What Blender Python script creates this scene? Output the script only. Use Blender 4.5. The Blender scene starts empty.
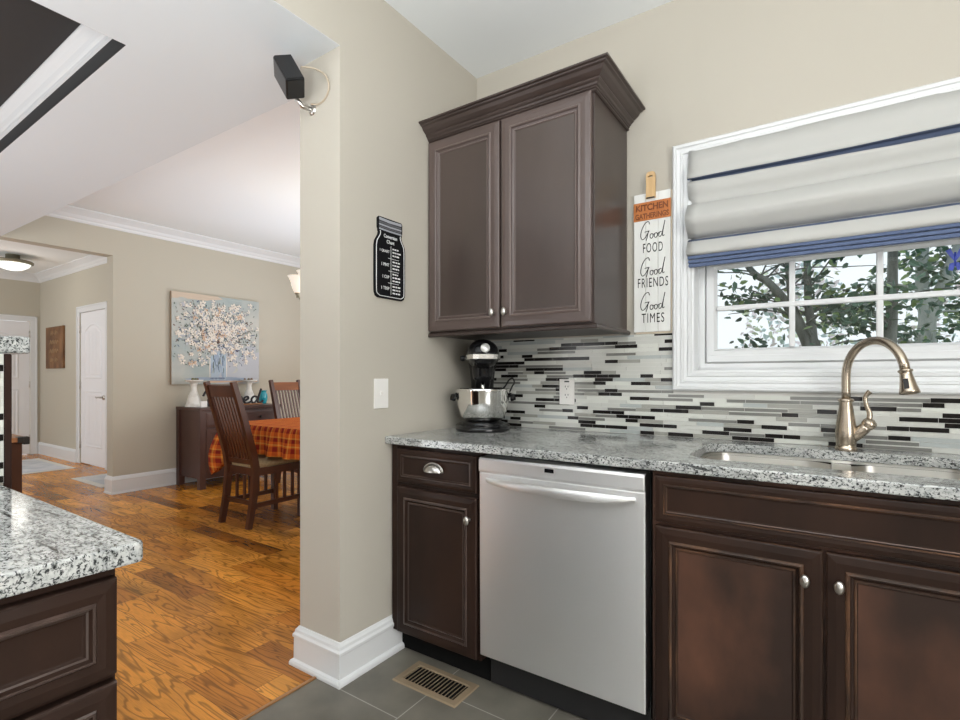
import bpy, bmesh, math, random
from mathutils import Vector, Matrix
PI = math.pi
SC = bpy.context.scene
COL = SC.collection

# ------------------------------------------------------------------ camera, world, lights, exposure
cd = bpy.data.cameras.new('camera'); cam = bpy.data.objects.new('camera', cd); COL.objects.link(cam)
cd.sensor_width = 36.0; cd.lens = 512.33 / 960 * 36.0
cd.shift_y = (376.9 - 360) / 960
cd.clip_start = 0.05; cd.clip_end = 200
cam.location = (1.534, -2.225, 1.162); cam.rotation_euler = (PI / 2, 0, 0.5973)
SC.camera = cam
vs = SC.view_settings
vs.view_transform = 'Standard'; vs.look = 'None'; vs.exposure = 0.2; vs.gamma = 1.0; vs.use_curve_mapping = False

W = bpy.data.worlds.new('world'); SC.world = W; W.use_nodes = True
wb = W.node_tree.nodes['Background']
wb.inputs['Color'].default_value = (0.90, 0.95, 1.0, 1); wb.inputs['Strength'].default_value = 1.05

def area(name, loc, rot, size, power, color=(1, 1, 1)):
    l = bpy.data.lights.new(name, 'AREA'); l.shape = 'RECTANGLE'; l.size, l.size_y = size
    l.energy = power; l.color = color
    o = bpy.data.objects.new(name, l); COL.objects.link(o); o.location = loc; o.rotation_euler = rot
    return o
area('kitchen_ceiling_light', (1.3, -3.4, 2.70), (0, 0, 0), (0.9, 0.9), 3, (1.0, 0.97, 0.93))
area('rear_fill_left', (-0.30, -6.4, 0.80), (PI / 2, 0, 0), (1.1, 1.5), 9, (0.97, 0.98, 1.0))  # added fill panel behind the camera; no window is modelled there
area('rear_fill_right', (1.60, -6.4, 0.80), (PI / 2, 0, 0), (1.1, 1.5), 9, (0.97, 0.98, 1.0))  # second added fill panel at the rear, without a door
area('kitchen_side_fill', (3.5, -2.7, 1.4), (PI / 2, 0, PI / 2), (1.8, 1.8), 62, (1.0, 0.99, 0.97))  # fill added from the right to lift the left wall; no window
area('kitchen_uplight_fill', (1.45, -3.35, 1.3), (PI, 0, 0), (1.6, 1.6), 128, (0.93, 0.97, 1.0))  # added uplight that brightens the kitchen ceiling
area('living_uplight_fill', (-2.2, -3.1, 0.5), (PI, 0, 0), (2.2, 2.2), 38, (0.80, 0.90, 1.0))  # unseen uplight added to lift the dropped living-room ceiling
area('dining_window_daylight', (-1.6, 2.9, 1.5), (-PI / 2, 0, 0), (2.2, 1.7), 42, (0.97, 0.98, 1.0))
area('dining_uplight_fill', (-2.7, 1.3, 1.1), (PI, 0, 0), (1.6, 1.4), 13, (0.60, 0.80, 1.0))  # extra upward fill for the dining ceiling, with no fixture
area('dining_side_fill', (-0.30, 1.6, 1.5), (PI / 2, 0, PI / 2), (1.6, 1.5), 18, (1.0, 0.99, 0.97))  # fill added in front of the partition to light the painting wall
area('living_fill_left', (-2.75, -4.4, 0.90), (PI / 2, 0, 0), (0.6, 1.7), 10, (0.98, 0.99, 1.0))  # free-standing fill panel, added for streaks on the dishwasher steel
area('living_fill_right', (-1.25, -4.4, 0.90), (PI / 2, 0, 0), (0.6, 1.7), 10, (0.98, 0.99, 1.0))  # its twin, another added panel with no door behind it
area('hall_fill', (-6.5, -3.2, 1.5), (PI / 2, 0, 0), (2.5, 1.8), 50, (0.93, 0.97, 1.0))  # extra fill lamp out of view, added to light the hall
area('hall_uplight_fill', (-6.6, -2.6, 0.6), (PI, 0, 0), (1.5, 1.5), 10, (0.84, 0.92, 1.0))  # added uplight for the hall ceiling

# ------------------------------------------------------------------ material helpers
MATS = {}
def mat(name, color, rough=0.5, metal=0.0, spec=0.5, coat=0.0, emit=None, noise=None, bump=None):
    m = bpy.data.materials.new(name); m.use_nodes = True
    nt = m.node_tree; b = nt.nodes['Principled BSDF']
    b.inputs['Base Color'].default_value = (*color, 1); b.inputs['Roughness'].default_value = rough
    b.inputs['Metallic'].default_value = metal; b.inputs['Specular IOR Level'].default_value = spec
    b.inputs['Coat Weight'].default_value = coat; b.inputs['Coat Roughness'].default_value = 0.1
    if emit:
        b.inputs['Emission Color'].default_value = (*emit[0], 1); b.inputs['Emission Strength'].default_value = emit[1]
    if noise:            # (colour2, scale, detail, stretch xyz, lo, hi)
        c2, sc, det, st, lo, hi = noise
        tc = nt.nodes.new('ShaderNodeTexCoord'); mp = nt.nodes.new('ShaderNodeMapping'); mp.inputs['Scale'].default_value = st
        nz = nt.nodes.new('ShaderNodeTexNoise'); nz.inputs['Scale'].default_value = sc; nz.inputs['Detail'].default_value = det
        rp = nt.nodes.new('ShaderNodeValToRGB'); e = rp.color_ramp.elements
        e[0].position = lo; e[0].color = (*color, 1); e[1].position = hi; e[1].color = (*c2, 1)
        L = nt.links.new
        L(tc.outputs['Object'], mp.inputs['Vector']); L(mp.outputs['Vector'], nz.inputs['Vector'])
        L(nz.outputs['Fac'], rp.inputs['Fac']); L(rp.outputs['Color'], b.inputs['Base Color'])
    if bump:             # (scale, strength, stretch)
        sc, stg, st = bump
        tc = nt.nodes.new('ShaderNodeTexCoord'); mp = nt.nodes.new('ShaderNodeMapping'); mp.inputs['Scale'].default_value = st
        nz = nt.nodes.new('ShaderNodeTexNoise'); nz.inputs['Scale'].default_value = sc; nz.inputs['Detail'].default_value = 3
        bp = nt.nodes.new('ShaderNodeBump'); bp.inputs['Strength'].default_value = stg; bp.inputs['Distance'].default_value = 0.002
        L = nt.links.new
        L(tc.outputs['Object'], mp.inputs['Vector']); L(mp.outputs['Vector'], nz.inputs['Vector'])
        L(nz.outputs['Fac'], bp.inputs['Height']); L(bp.outputs['Normal'], b.inputs['Normal'])
    MATS[name] = m
    return m

def N(nt, t, **kw):
    n = nt.nodes.new(t)
    for k, v in kw.items():
        if k in n.inputs.keys() if hasattr(n.inputs, 'keys') else False: n.inputs[k].default_value = v
        else: setattr(n, k, v)
    return n

mat('wall_paint', (0.50, 0.465, 0.40), 0.75, spec=0.25, bump=(180, 0.08, (1, 1, 1)))
mat('wall_paint_far', (0.50, 0.465, 0.385), 0.75, spec=0.25, bump=(180, 0.08, (1, 1, 1)))
mat('ceiling_white', (0.84, 0.86, 0.86), 0.85, spec=0.2)
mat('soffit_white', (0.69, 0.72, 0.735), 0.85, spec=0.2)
mat('trim_white', (0.72, 0.73, 0.735), 0.35)
mat('door_white', (0.80, 0.80, 0.82), 0.4)
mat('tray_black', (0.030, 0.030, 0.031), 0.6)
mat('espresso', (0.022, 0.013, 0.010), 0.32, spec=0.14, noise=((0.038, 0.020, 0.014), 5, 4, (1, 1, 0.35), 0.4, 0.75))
mat('espresso_sheen', (0.072, 0.049, 0.043), 0.32, spec=0.8, noise=((0.10, 0.07, 0.063), 4, 4, (1, 1, 0.35), 0.4, 0.7))  # same espresso finish; sheen on the upper doors put into a lighter colour
mat('espresso_panel', (0.046, 0.031, 0.026), 0.28, spec=0.8, noise=((0.066, 0.046, 0.040), 4, 4, (1, 1, 0.35), 0.4, 0.7))  # recessed door fields of that finish, with less sheen in the colour
mat('espresso_shaded', (0.040, 0.027, 0.023), 0.34, spec=0.5, noise=((0.055, 0.038, 0.033), 4, 4, (1, 1, 0.35), 0.4, 0.7))  # body and crown of that finish, shade put into a darker tone
mat('bead_highlight', (0.13, 0.098, 0.088), 0.28, spec=0.7)  # highlights along the upper door beads, painted as a lighter colour
mat('espresso_worn', (0.032, 0.020, 0.016), 0.34, spec=0.2, noise=((0.12, 0.056, 0.036), 4.2, 5, (1, 1, 0.55), 0.46, 0.78))
mat('worn_edge', (0.035, 0.020, 0.014), 0.30, spec=0.5, noise=((0.15, 0.072, 0.038), 14, 4, (0.5, 1, 0.5), 0.45, 0.75))
mat('dark_bead', (0.05, 0.032, 0.026), 0.28, spec=0.6, noise=((0.10, 0.062, 0.05), 18, 3, (0.5, 1, 0.5), 0.5, 0.8))
mat('black_plastic', (0.012, 0.012, 0.013), 0.4)
mat('black_gloss', (0.008, 0.008, 0.009), 0.12, spec=0.4)
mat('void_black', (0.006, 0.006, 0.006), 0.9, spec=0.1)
mat('pewter', (0.55, 0.53, 0.50), 0.28, metal=1.0)
mat('chrome', (0.85, 0.84, 0.82), 0.08, metal=1.0)
mat('bronze_nickel', (0.50, 0.425, 0.34), 0.27, metal=1.0)
mat('brass_register', (0.30, 0.225, 0.145), 0.5, metal=0.3)
mat('white_plastic', (0.82, 0.80, 0.77), 0.35)
mat('floor_edge', (0.36, 0.17, 0.055), 0.35)
mat('slot_dark', (0.03, 0.03, 0.03), 0.6)
mat('grout', (0.62, 0.61, 0.58), 0.9)
mat('tile_cream', (0.57, 0.575, 0.535), 0.12); mat('tile_white', (0.64, 0.65, 0.60), 0.12)
mat('tile_grey', (0.19, 0.19, 0.175), 0.12); mat('tile_taupe', (0.34, 0.34, 0.305), 0.15)
mat('tile_dark', (0.012, 0.0105, 0.010), 0.12, spec=0.25); mat('tile_blue', (0.42, 0.45, 0.44), 0.12)
mat('chair_wood', (0.050, 0.015, 0.008), 0.32, noise=((0.105, 0.034, 0.014), 9, 4, (1, 1, 0.2), 0.35, 0.75))
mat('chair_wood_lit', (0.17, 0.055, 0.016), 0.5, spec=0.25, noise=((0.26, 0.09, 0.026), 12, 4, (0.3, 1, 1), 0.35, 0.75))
mat('seat_tan', (0.34, 0.245, 0.13), 0.9, noise=((0.42, 0.32, 0.18), 60, 3, (1, 1, 1), 0.4, 0.6))
mat('buffet_wood', (0.062, 0.026, 0.020), 0.4, noise=((0.085, 0.038, 0.028), 6, 4, (1, 1, 0.25), 0.35, 0.75))
mat('bench_wood', (0.060, 0.022, 0.011), 0.55, spec=0.25, noise=((0.10, 0.040, 0.018), 7, 4, (1, 1, 0.2), 0.35, 0.75))
mat('bench_top_wood', (0.30, 0.125, 0.045), 0.4, noise=((0.42, 0.19, 0.075), 9, 4, (0.2, 1, 1), 0.35, 0.75))
mat('rustic_sign', (0.10, 0.045, 0.018), 0.7, noise=((0.27, 0.135, 0.055), 6, 5, (1, 1, 0.5), 0.35, 0.7))
mat('rustic_letter', (0.30, 0.19, 0.10), 0.7)
mat('black_metal', (0.012, 0.012, 0.012), 0.45)
mat('post_wood', (0.026, 0.011, 0.008), 0.6, spec=0.15)
mat('ceramic_white', (0.80, 0.79, 0.75), 0.35, noise=((0.62, 0.60, 0.55), 20, 3, (1, 1, 1), 0.5, 0.75))
mat('turquoise', (0.02, 0.36, 0.46), 0.2, coat=0.4)
mat('potpourri', (0.16, 0.08, 0.03), 0.8); mat('potpourri_green', (0.14, 0.16, 0.05), 0.8)
mat('script_black', (0.010, 0.011, 0.015), 0.5)
mat('card_white', (0.85, 0.84, 0.82), 0.6)
mat('sign_white', (0.80, 0.80, 0.77), 0.6, noise=((0.72, 0.72, 0.69), 8, 3, (3, 1, 0.3), 0.4, 0.7))
mat('sign_backing', (0.72, 0.62, 0.48), 0.6)
mat('sign_orange', (0.46, 0.145, 0.035), 0.6, noise=((0.56, 0.20, 0.055), 10, 3, (1, 1, 3), 0.35, 0.7))
mat('sign_orange_dark', (0.21, 0.060, 0.018), 0.6)
mat('handle_wood', (0.62, 0.40, 0.19), 0.55, noise=((0.70, 0.48, 0.25), 30, 3, (3, 1, 0.3), 0.4, 0.7))
mat('chalk_black', (0.007, 0.007, 0.008), 0.7, spec=0.12); mat('chalk_white', (0.80, 0.80, 0.80), 0.7)
mat('lid_grey', (0.36, 0.37, 0.40), 0.5); mat('lid_dark', (0.10, 0.10, 0.11), 0.5)
mat('wire_tan', (0.48, 0.40, 0.30), 0.5)
mat('canvas_edge', (0.34, 0.25, 0.17), 0.8)
mat('canvas_sky', (0.35, 0.40, 0.39), 0.85, noise=((0.52, 0.51, 0.46), 3.0, 5, (1, 1, 1), 0.35, 0.7))
mat('canvas_warm', (0.55, 0.45, 0.35), 0.85); mat('canvas_blue', (0.30, 0.36, 0.45), 0.8)
mat('paint_cream', (0.74, 0.67, 0.58), 0.8); mat('paint_peach', (0.62, 0.43, 0.30), 0.8)
mat('paint_green', (0.11, 0.14, 0.11), 0.8); mat('paint_navy', (0.06, 0.09, 0.17), 0.8)
mat('paint_lilac', (0.46, 0.47, 0.50), 0.8); mat('paint_glass', (0.38, 0.46, 0.53), 0.7); mat('paint_brown', (0.14, 0.07, 0.05), 0.8)
mat('rug_white', (0.66, 0.66, 0.68), 0.95, noise=((0.50, 0.52, 0.56), 5, 5, (1, 1, 1), 0.42, 0.66))
mat('rug_border', (0.72, 0.70, 0.66), 0.95)
mat('shade_glass', (0.9, 0.86, 0.78), 0.4, emit=((1.0, 0.90, 0.76), 0.30))
mat('hall_glass', (0.9, 0.92, 0.9), 0.4, emit=((0.93, 1.0, 0.95), 0.7))
mat('rim_bronze', (0.24, 0.22, 0.16), 0.35, metal=0.8)
mat('bark', (0.085, 0.09, 0.08), 0.9, noise=((0.20, 0.215, 0.20), 12, 4, (1, 1, 0.25), 0.35, 0.7))
mat('bark_pale', (0.26, 0.30, 0.29), 0.9, noise=((0.42, 0.44, 0.42), 9, 4, (1, 1, 0.25), 0.35, 0.7))
mat('leaf_dark', (0.026, 0.072, 0.046), 0.45); mat('leaf_mid', (0.07, 0.15, 0.095), 0.45); mat('leaf_light', (0.20, 0.30, 0.11), 0.5)
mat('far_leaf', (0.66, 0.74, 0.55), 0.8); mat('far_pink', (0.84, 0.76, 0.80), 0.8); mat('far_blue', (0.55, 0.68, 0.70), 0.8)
mat('grass_ground', (0.20, 0.25, 0.12), 0.95, noise=((0.30, 0.30, 0.18), 3, 5, (1, 1, 1), 0.4, 0.7))
mat('blue_ornament', (0.035, 0.06, 0.36), 0.3)
mat('badge', (0.75, 0.75, 0.73), 0.35, metal=0.3); mat('band_silver', (0.78, 0.77, 0.74), 0.22, metal=0.9)

def brushed_steel(name, color, rough, stretch):
    m = mat(name, color, rough, metal=1.0); nt = m.node_tree; b = nt.nodes['Principled BSDF']; L = nt.links.new
    tc = nt.nodes.new('ShaderNodeTexCoord'); mp = nt.nodes.new('ShaderNodeMapping'); mp.inputs['Scale'].default_value = stretch
    nz = nt.nodes.new('ShaderNodeTexNoise'); nz.inputs['Scale'].default_value = 30; nz.inputs['Detail'].default_value = 3
    mr = nt.nodes.new('ShaderNodeMapRange'); mr.inputs['To Min'].default_value = rough - 0.06; mr.inputs['To Max'].default_value = rough + 0.08
    L(tc.outputs['Object'], mp.inputs['Vector']); L(mp.outputs['Vector'], nz.inputs['Vector']); L(nz.outputs['Fac'], mr.inputs['Value'])
    L(mr.outputs['Result'], b.inputs['Roughness'])
    b.inputs['Anisotropic'].default_value = 0.75; b.inputs['Anisotropic Rotation'].default_value = 0.25
    return m
brushed_steel('stainless', (0.95, 0.95, 0.955), 0.43, (40, 1, 0.4))
brushed_steel('sink_steel', (0.74, 0.72, 0.68), 0.30, (1, 8, 1))

def granite():
    m = mat('granite', (0.5, 0.5, 0.5), 0.12, spec=0.5); nt = m.node_tree; b = nt.nodes['Principled BSDF']; L = nt.links.new
    tc = nt.nodes.new('ShaderNodeTexCoord')
    def nz(scale, detail, st, rough=0.6):
        mp = nt.nodes.new('ShaderNodeMapping'); mp.inputs['Scale'].default_value = st; mp.inputs['Rotation'].default_value = (0, 0, 0.35)
        n = nt.nodes.new('ShaderNodeTexNoise'); n.inputs['Scale'].default_value = scale; n.inputs['Detail'].default_value = detail; n.inputs['Roughness'].default_value = rough
        n.inputs['Distortion'].default_value = 0.6
        L(tc.outputs['Object'], mp.inputs['Vector']); L(mp.outputs['Vector'], n.inputs['Vector']); return n
    def ramp(n, stops):
        r = nt.nodes.new('ShaderNodeValToRGB'); e = r.color_ramp.elements
        e[0].position, e[0].color = stops[0][0], (*stops[0][1], 1); e[1].position, e[1].color = stops[1][0], (*stops[1][1], 1)
        for p, c in stops[2:]:
            x = e.new(p); x.color = (*c, 1)
        L(n.outputs['Fac'], r.inputs['Fac']); return r
    base = ramp(nz(70, 6, (0.45, 1.3, 1)), [(0.30, (0.19, 0.20, 0.195)), (0.45, (0.45, 0.46, 0.445)), (0.66, (0.60, 0.60, 0.58))])
    blot = ramp(nz(9, 4, (0.35, 1.5, 1)), [(0.36, (0.80, 0.81, 0.82)), (0.55, (1, 1, 1))])
    spk = ramp(nz(190, 3, (0.7, 1.1, 1), 0.7), [(0.41, (0.08, 0.085, 0.09)), (0.485, (1, 1, 1))])
    vein = ramp(nz(60, 4, (0.16, 1.6, 1.0)), [(0.33, (0.20, 0.21, 0.215)), (0.41, (1, 1, 1))])
    def mul(a, b_):
        x = nt.nodes.new('ShaderNodeMix'); x.data_type = 'RGBA'; x.blend_type = 'MULTIPLY'; x.inputs['Factor'].default_value = 1.0
        L(a, x.inputs['A']); L(b_, x.inputs['B']); return x.outputs['Result']
    c = mul(mul(mul(base.outputs['Color'], blot.outputs['Color']), spk.outputs['Color']), vein.outputs['Color'])
    L(c, b.inputs['Base Color'])
granite()

def wood_floor():
    m = mat('oak_floor', (0.3, 0.15, 0.05), 0.25, spec=0.35); nt = m.node_tree; b = nt.nodes['Principled BSDF']; L = nt.links.new
    tc = nt.nodes.new('ShaderNodeTexCoord')
    br = nt.nodes.new('ShaderNodeTexBrick'); br.offset = 0.37; br.offset_frequency = 3; br.squash = 0.8; br.squash_frequency = 2
    br.inputs['Color1'].default_value = (0, 0, 0, 1); br.inputs['Color2'].default_value = (1, 1, 1, 1); br.inputs['Mortar'].default_value = (0.5, 0.5, 0.5, 1)
    br.inputs['Scale'].default_value = 1.0; br.inputs['Mortar Size'].default_value = 0.0012; br.inputs['Brick Width'].default_value = 0.62
    br.inputs['Row Height'].default_value = 0.125; br.inputs['Bias'].default_value = 0.0
    L(tc.outputs['Object'], br.inputs['Vector'])
    # board tone
    rp = nt.nodes.new('ShaderNodeValToRGB'); e = rp.color_ramp.elements
    e[0].position = 0.0; e[0].color = (0.27, 0.092, 0.013, 1); e[1].position = 1.0; e[1].color = (0.88, 0.375, 0.055, 1)
    for p, c in ((0.22, (0.64, 0.235, 0.028, 1)), (0.6, (0.78, 0.31, 0.040, 1))):
        x = e.new(p); x.color = c
    L(br.outputs['Color'], rp.inputs['Fac'])
    # cathedral grain: rings of a noise field shifted per board
    add = nt.nodes.new('ShaderNodeVectorMath'); add.operation = 'ADD'
    sc = nt.nodes.new('ShaderNodeVectorMath'); sc.operation = 'SCALE'; sc.inputs['Scale'].default_value = 7.0
    L(br.outputs['Color'], sc.inputs[0]); L(tc.outputs['Object'], add.inputs[0]); L(sc.outputs['Vector'], add.inputs[1])
    mp = nt.nodes.new('ShaderNodeMapping'); mp.inputs['Scale'].default_value = (1.0, 7.5, 1.0); L(add.outputs['Vector'], mp.inputs['Vector'])
    nz = nt.nodes.new('ShaderNodeTexNoise'); nz.inputs['Scale'].default_value = 1.3; nz.inputs['Detail'].default_value = 2.0; nz.inputs['Distortion'].default_value = 0.5
    L(mp.outputs['Vector'], nz.inputs['Vector'])
    mu = nt.nodes.new('ShaderNodeMath'); mu.operation = 'MULTIPLY'; mu.inputs[1].default_value = 85.0; L(nz.outputs['Fac'], mu.inputs[0])
    sn = nt.nodes.new('ShaderNodeMath'); sn.operation = 'SINE'; L(mu.outputs['Value'], sn.inputs[0])
    gr = nt.nodes.new('ShaderNodeMapRange'); gr.inputs['From Min'].default_value = 0.35; gr.inputs['From Max'].default_value = 1.0
    gr.inputs['To Min'].default_value = 1.0; gr.inputs['To Max'].default_value = 0.5; L(sn.outputs['Value'], gr.inputs['Value'])
    n2 = nt.nodes.new('ShaderNodeTexNoise'); n2.inputs['Scale'].default_value = 2.2; n2.inputs['Detail'].default_value = 4
    mp2 = nt.nodes.new('ShaderNodeMapping'); mp2.inputs['Scale'].default_value = (0.7, 2.2, 1); L(add.outputs['Vector'], mp2.inputs['Vector']); L(mp2.outputs['Vector'], n2.inputs['Vector'])
    g2 = nt.nodes.new('ShaderNodeMapRange'); g2.inputs['From Min'].default_value = 0.3; g2.inputs['From Max'].default_value = 0.62; g2.inputs['To Min'].default_value = 0.52; g2.inputs['To Max'].default_value = 1.1
    L(n2.outputs['Fac'], g2.inputs['Value'])
    n3 = nt.nodes.new('ShaderNodeTexNoise'); n3.inputs['Scale'].default_value = 6; n3.inputs['Detail'].default_value = 4
    mp3 = nt.nodes.new('ShaderNodeMapping'); mp3.inputs['Scale'].default_value = (3, 60, 1); L(add.outputs['Vector'], mp3.inputs['Vector']); L(mp3.outputs['Vector'], n3.inputs['Vector'])
    g3 = nt.nodes.new('ShaderNodeMapRange'); g3.inputs['From Min'].default_value = 0.3; g3.inputs['From Max'].default_value = 0.7; g3.inputs['To Min'].default_value = 0.82; g3.inputs['To Max'].default_value = 1.1
    L(n3.outputs['Fac'], g3.inputs['Value'])
    m1 = nt.nodes.new('ShaderNodeMath'); m1.operation = 'MULTIPLY'; L(gr.outputs['Result'], m1.inputs[0]); L(g2.outputs['Result'], m1.inputs[1])
    m2 = nt.nodes.new('ShaderNodeMath'); m2.operation = 'MULTIPLY'; L(m1.outputs['Value'], m2.inputs[0]); L(g3.outputs['Result'], m2.inputs[1])
    seam = nt.nodes.new('ShaderNodeMapRange'); seam.inputs['To Min'].default_value = 1.0; seam.inputs['To Max'].default_value = 0.35; L(br.outputs['Fac'], seam.inputs['Value'])
    m3 = nt.nodes.new('ShaderNodeMath'); m3.operation = 'MULTIPLY'; L(m2.outputs['Value'], m3.inputs[0]); L(seam.outputs['Result'], m3.inputs[1])
    vm = nt.nodes.new('ShaderNodeVectorMath'); vm.operation = 'SCALE'; L(rp.outputs['Color'], vm.inputs[0]); L(m3.outputs['Value'], vm.inputs['Scale'])
    L(vm.outputs['Vector'], b.inputs['Base Color'])
    bp = nt.nodes.new('ShaderNodeBump'); bp.inputs['Strength'].default_value = 0.25; bp.inputs['Distance'].default_value = 0.001
    L(m3.outputs['Value'], bp.inputs['Height']); L(bp.outputs['Normal'], b.inputs['Normal'])
wood_floor()

def slate_floor():
    m = mat('slate_tile', (0.1, 0.1, 0.1), 0.38); nt = m.node_tree; b = nt.nodes['Principled BSDF']; L = nt.links.new
    tc = nt.nodes.new('ShaderNodeTexCoord'); sp = nt.nodes.new('ShaderNodeSeparateXYZ'); mp = nt.nodes.new('ShaderNodeCombineXYZ')
    ax = nt.nodes.new('ShaderNodeMath'); ax.inputs[1].default_value = 0.743; ay = nt.nodes.new('ShaderNodeMath'); ay.inputs[1].default_value = 0.11
    L(tc.outputs['Object'], sp.inputs[0]); L(sp.outputs['Y'], ax.inputs[0]); L(sp.outputs['X'], ay.inputs[0]); L(ax.outputs[0], mp.inputs['X']); L(ay.outputs[0], mp.inputs['Y'])
    br = nt.nodes.new('ShaderNodeTexBrick'); br.offset = 0.23; br.offset_frequency = 2
    br.inputs['Color1'].default_value = (0.150, 0.138, 0.112, 1); br.inputs['Color2'].default_value = (0.172, 0.158, 0.130, 1); br.inputs['Mortar'].default_value = (0.36, 0.345, 0.31, 1)
    br.inputs['Scale'].default_value = 1.0; br.inputs['Mortar Size'].default_value = 0.0022; br.inputs['Brick Width'].default_value = 0.86; br.inputs['Row Height'].default_value = 0.43
    L(mp.outputs['Vector'], br.inputs['Vector'])
    nz = nt.nodes.new('ShaderNodeTexNoise'); nz.inputs['Scale'].default_value = 6; nz.inputs['Detail'].default_value = 6
    L(tc.outputs['Object'], nz.inputs['Vector'])
    mr = nt.nodes.new('ShaderNodeMapRange'); mr.inputs['From Min'].default_value = 0.3; mr.inputs['From Max'].default_value = 0.7; mr.inputs['To Min'].default_value = 0.75; mr.inputs['To Max'].default_value = 1.2
    L(nz.outputs['Fac'], mr.inputs['Value'])
    vm = nt.nodes.new('ShaderNodeVectorMath'); vm.operation = 'SCALE'; L(br.outputs['Color'], vm.inputs[0]); L(mr.outputs['Result'], vm.inputs['Scale'])
    L(vm.outputs['Vector'], b.inputs['Base Color'])
slate_floor()

def plaid():
    m = mat('plaid_cloth', (0.5, 0.1, 0.02), 0.9, spec=0.1); nt = m.node_tree; b = nt.nodes['Principled BSDF']; L = nt.links.new
    uv = nt.nodes.new('ShaderNodeUVMap'); uv.uv_map = 'weave'
    sx = nt.nodes.new('ShaderNodeSeparateXYZ'); L(uv.outputs['UV'], sx.inputs[0])
    def stripes(sock):
        d = nt.nodes.new('ShaderNodeMath'); d.operation = 'MULTIPLY'; d.inputs[1].default_value = 1 / 0.15; L(sock, d.inputs[0])
        f = nt.nodes.new('ShaderNodeMath'); f.operation = 'FRACT'; L(d.outputs[0], f.inputs[0])
        r = nt.nodes.new('ShaderNodeValToRGB'); r.color_ramp.interpolation = 'CONSTANT'; e = r.color_ramp.elements
        e[0].position = 0; e[0].color = (0.60, 0.13, 0.02, 1); e[1].position = 0.20; e[1].color = (0.22, 0.020, 0.012, 1)
        for p, c in ((0.45, (0.62, 0.15, 0.02, 1)), (0.52, (0.70, 0.38, 0.07, 1)), (0.58, (0.60, 0.13, 0.02, 1)), (0.72, (0.20, 0.018, 0.012, 1)), (0.92, (0.66, 0.28, 0.05, 1))):
            x = e.new(p); x.color = c
        L(f.outputs[0], r.inputs['Fac']); return r.outputs['Color']
    mx = nt.nodes.new('ShaderNodeMix'); mx.data_type = 'RGBA'; mx.inputs['Factor'].default_value = 0.5
    L(stripes(sx.outputs['X']), mx.inputs['A']); L(stripes(sx.outputs['Y']), mx.inputs['B'])
    L(mx.outputs['Result'], b.inputs['Base Color'])
plaid()

def thin_glass():
    m = bpy.data.materials.new('window_glass'); m.use_nodes = True; nt = m.node_tree; L = nt.links.new
    nt.nodes.remove(nt.nodes['Principled BSDF']); out = nt.nodes['Material Output']
    t = nt.nodes.new('ShaderNodeBsdfTransparent'); t.inputs['Color'].default_value = (0.96, 0.98, 0.98, 1)
    g = nt.nodes.new('ShaderNodeBsdfGlossy'); g.inputs['Roughness'].default_value = 0.02
    fr = nt.nodes.new('ShaderNodeFresnel'); fr.inputs['IOR'].default_value = 1.45
    mx = nt.nodes.new('ShaderNodeMixShader'); L(fr.outputs[0], mx.inputs['Fac']); L(t.outputs[0], mx.inputs[1]); L(g.outputs[0], mx.inputs[2]); L(mx.outputs[0], out.inputs['Surface'])
    MATS['window_glass'] = m
thin_glass()

def shade_fabric():
    m = bpy.data.materials.new('shade_fabric'); m.use_nodes = True; nt = m.node_tree; L = nt.links.new
    nt.nodes.remove(nt.nodes['Principled BSDF']); out = nt.nodes['Material Output']
    d = nt.nodes.new('ShaderNodeBsdfDiffuse'); d.inputs['Color'].default_value = (0.60, 0.595, 0.565, 1)
    t = nt.nodes.new('ShaderNodeBsdfTranslucent'); t.inputs['Color'].default_value = (0.50, 0.58, 0.72, 1)
    mx = nt.nodes.new('ShaderNodeMixShader'); mx.inputs['Fac'].default_value = 0.16
    L(d.outputs[0], mx.inputs[1]); L(t.outputs[0], mx.inputs[2]); L(mx.outputs[0], out.inputs['Surface'])
    MATS['shade_fabric'] = m
shade_fabric()
mat('fold_shadow', (0.10, 0.13, 0.21), 0.9)  # shadow inside the fold slits, painted dark blue
mat('shade_blue', (0.11, 0.15, 0.26), 0.9)

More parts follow.
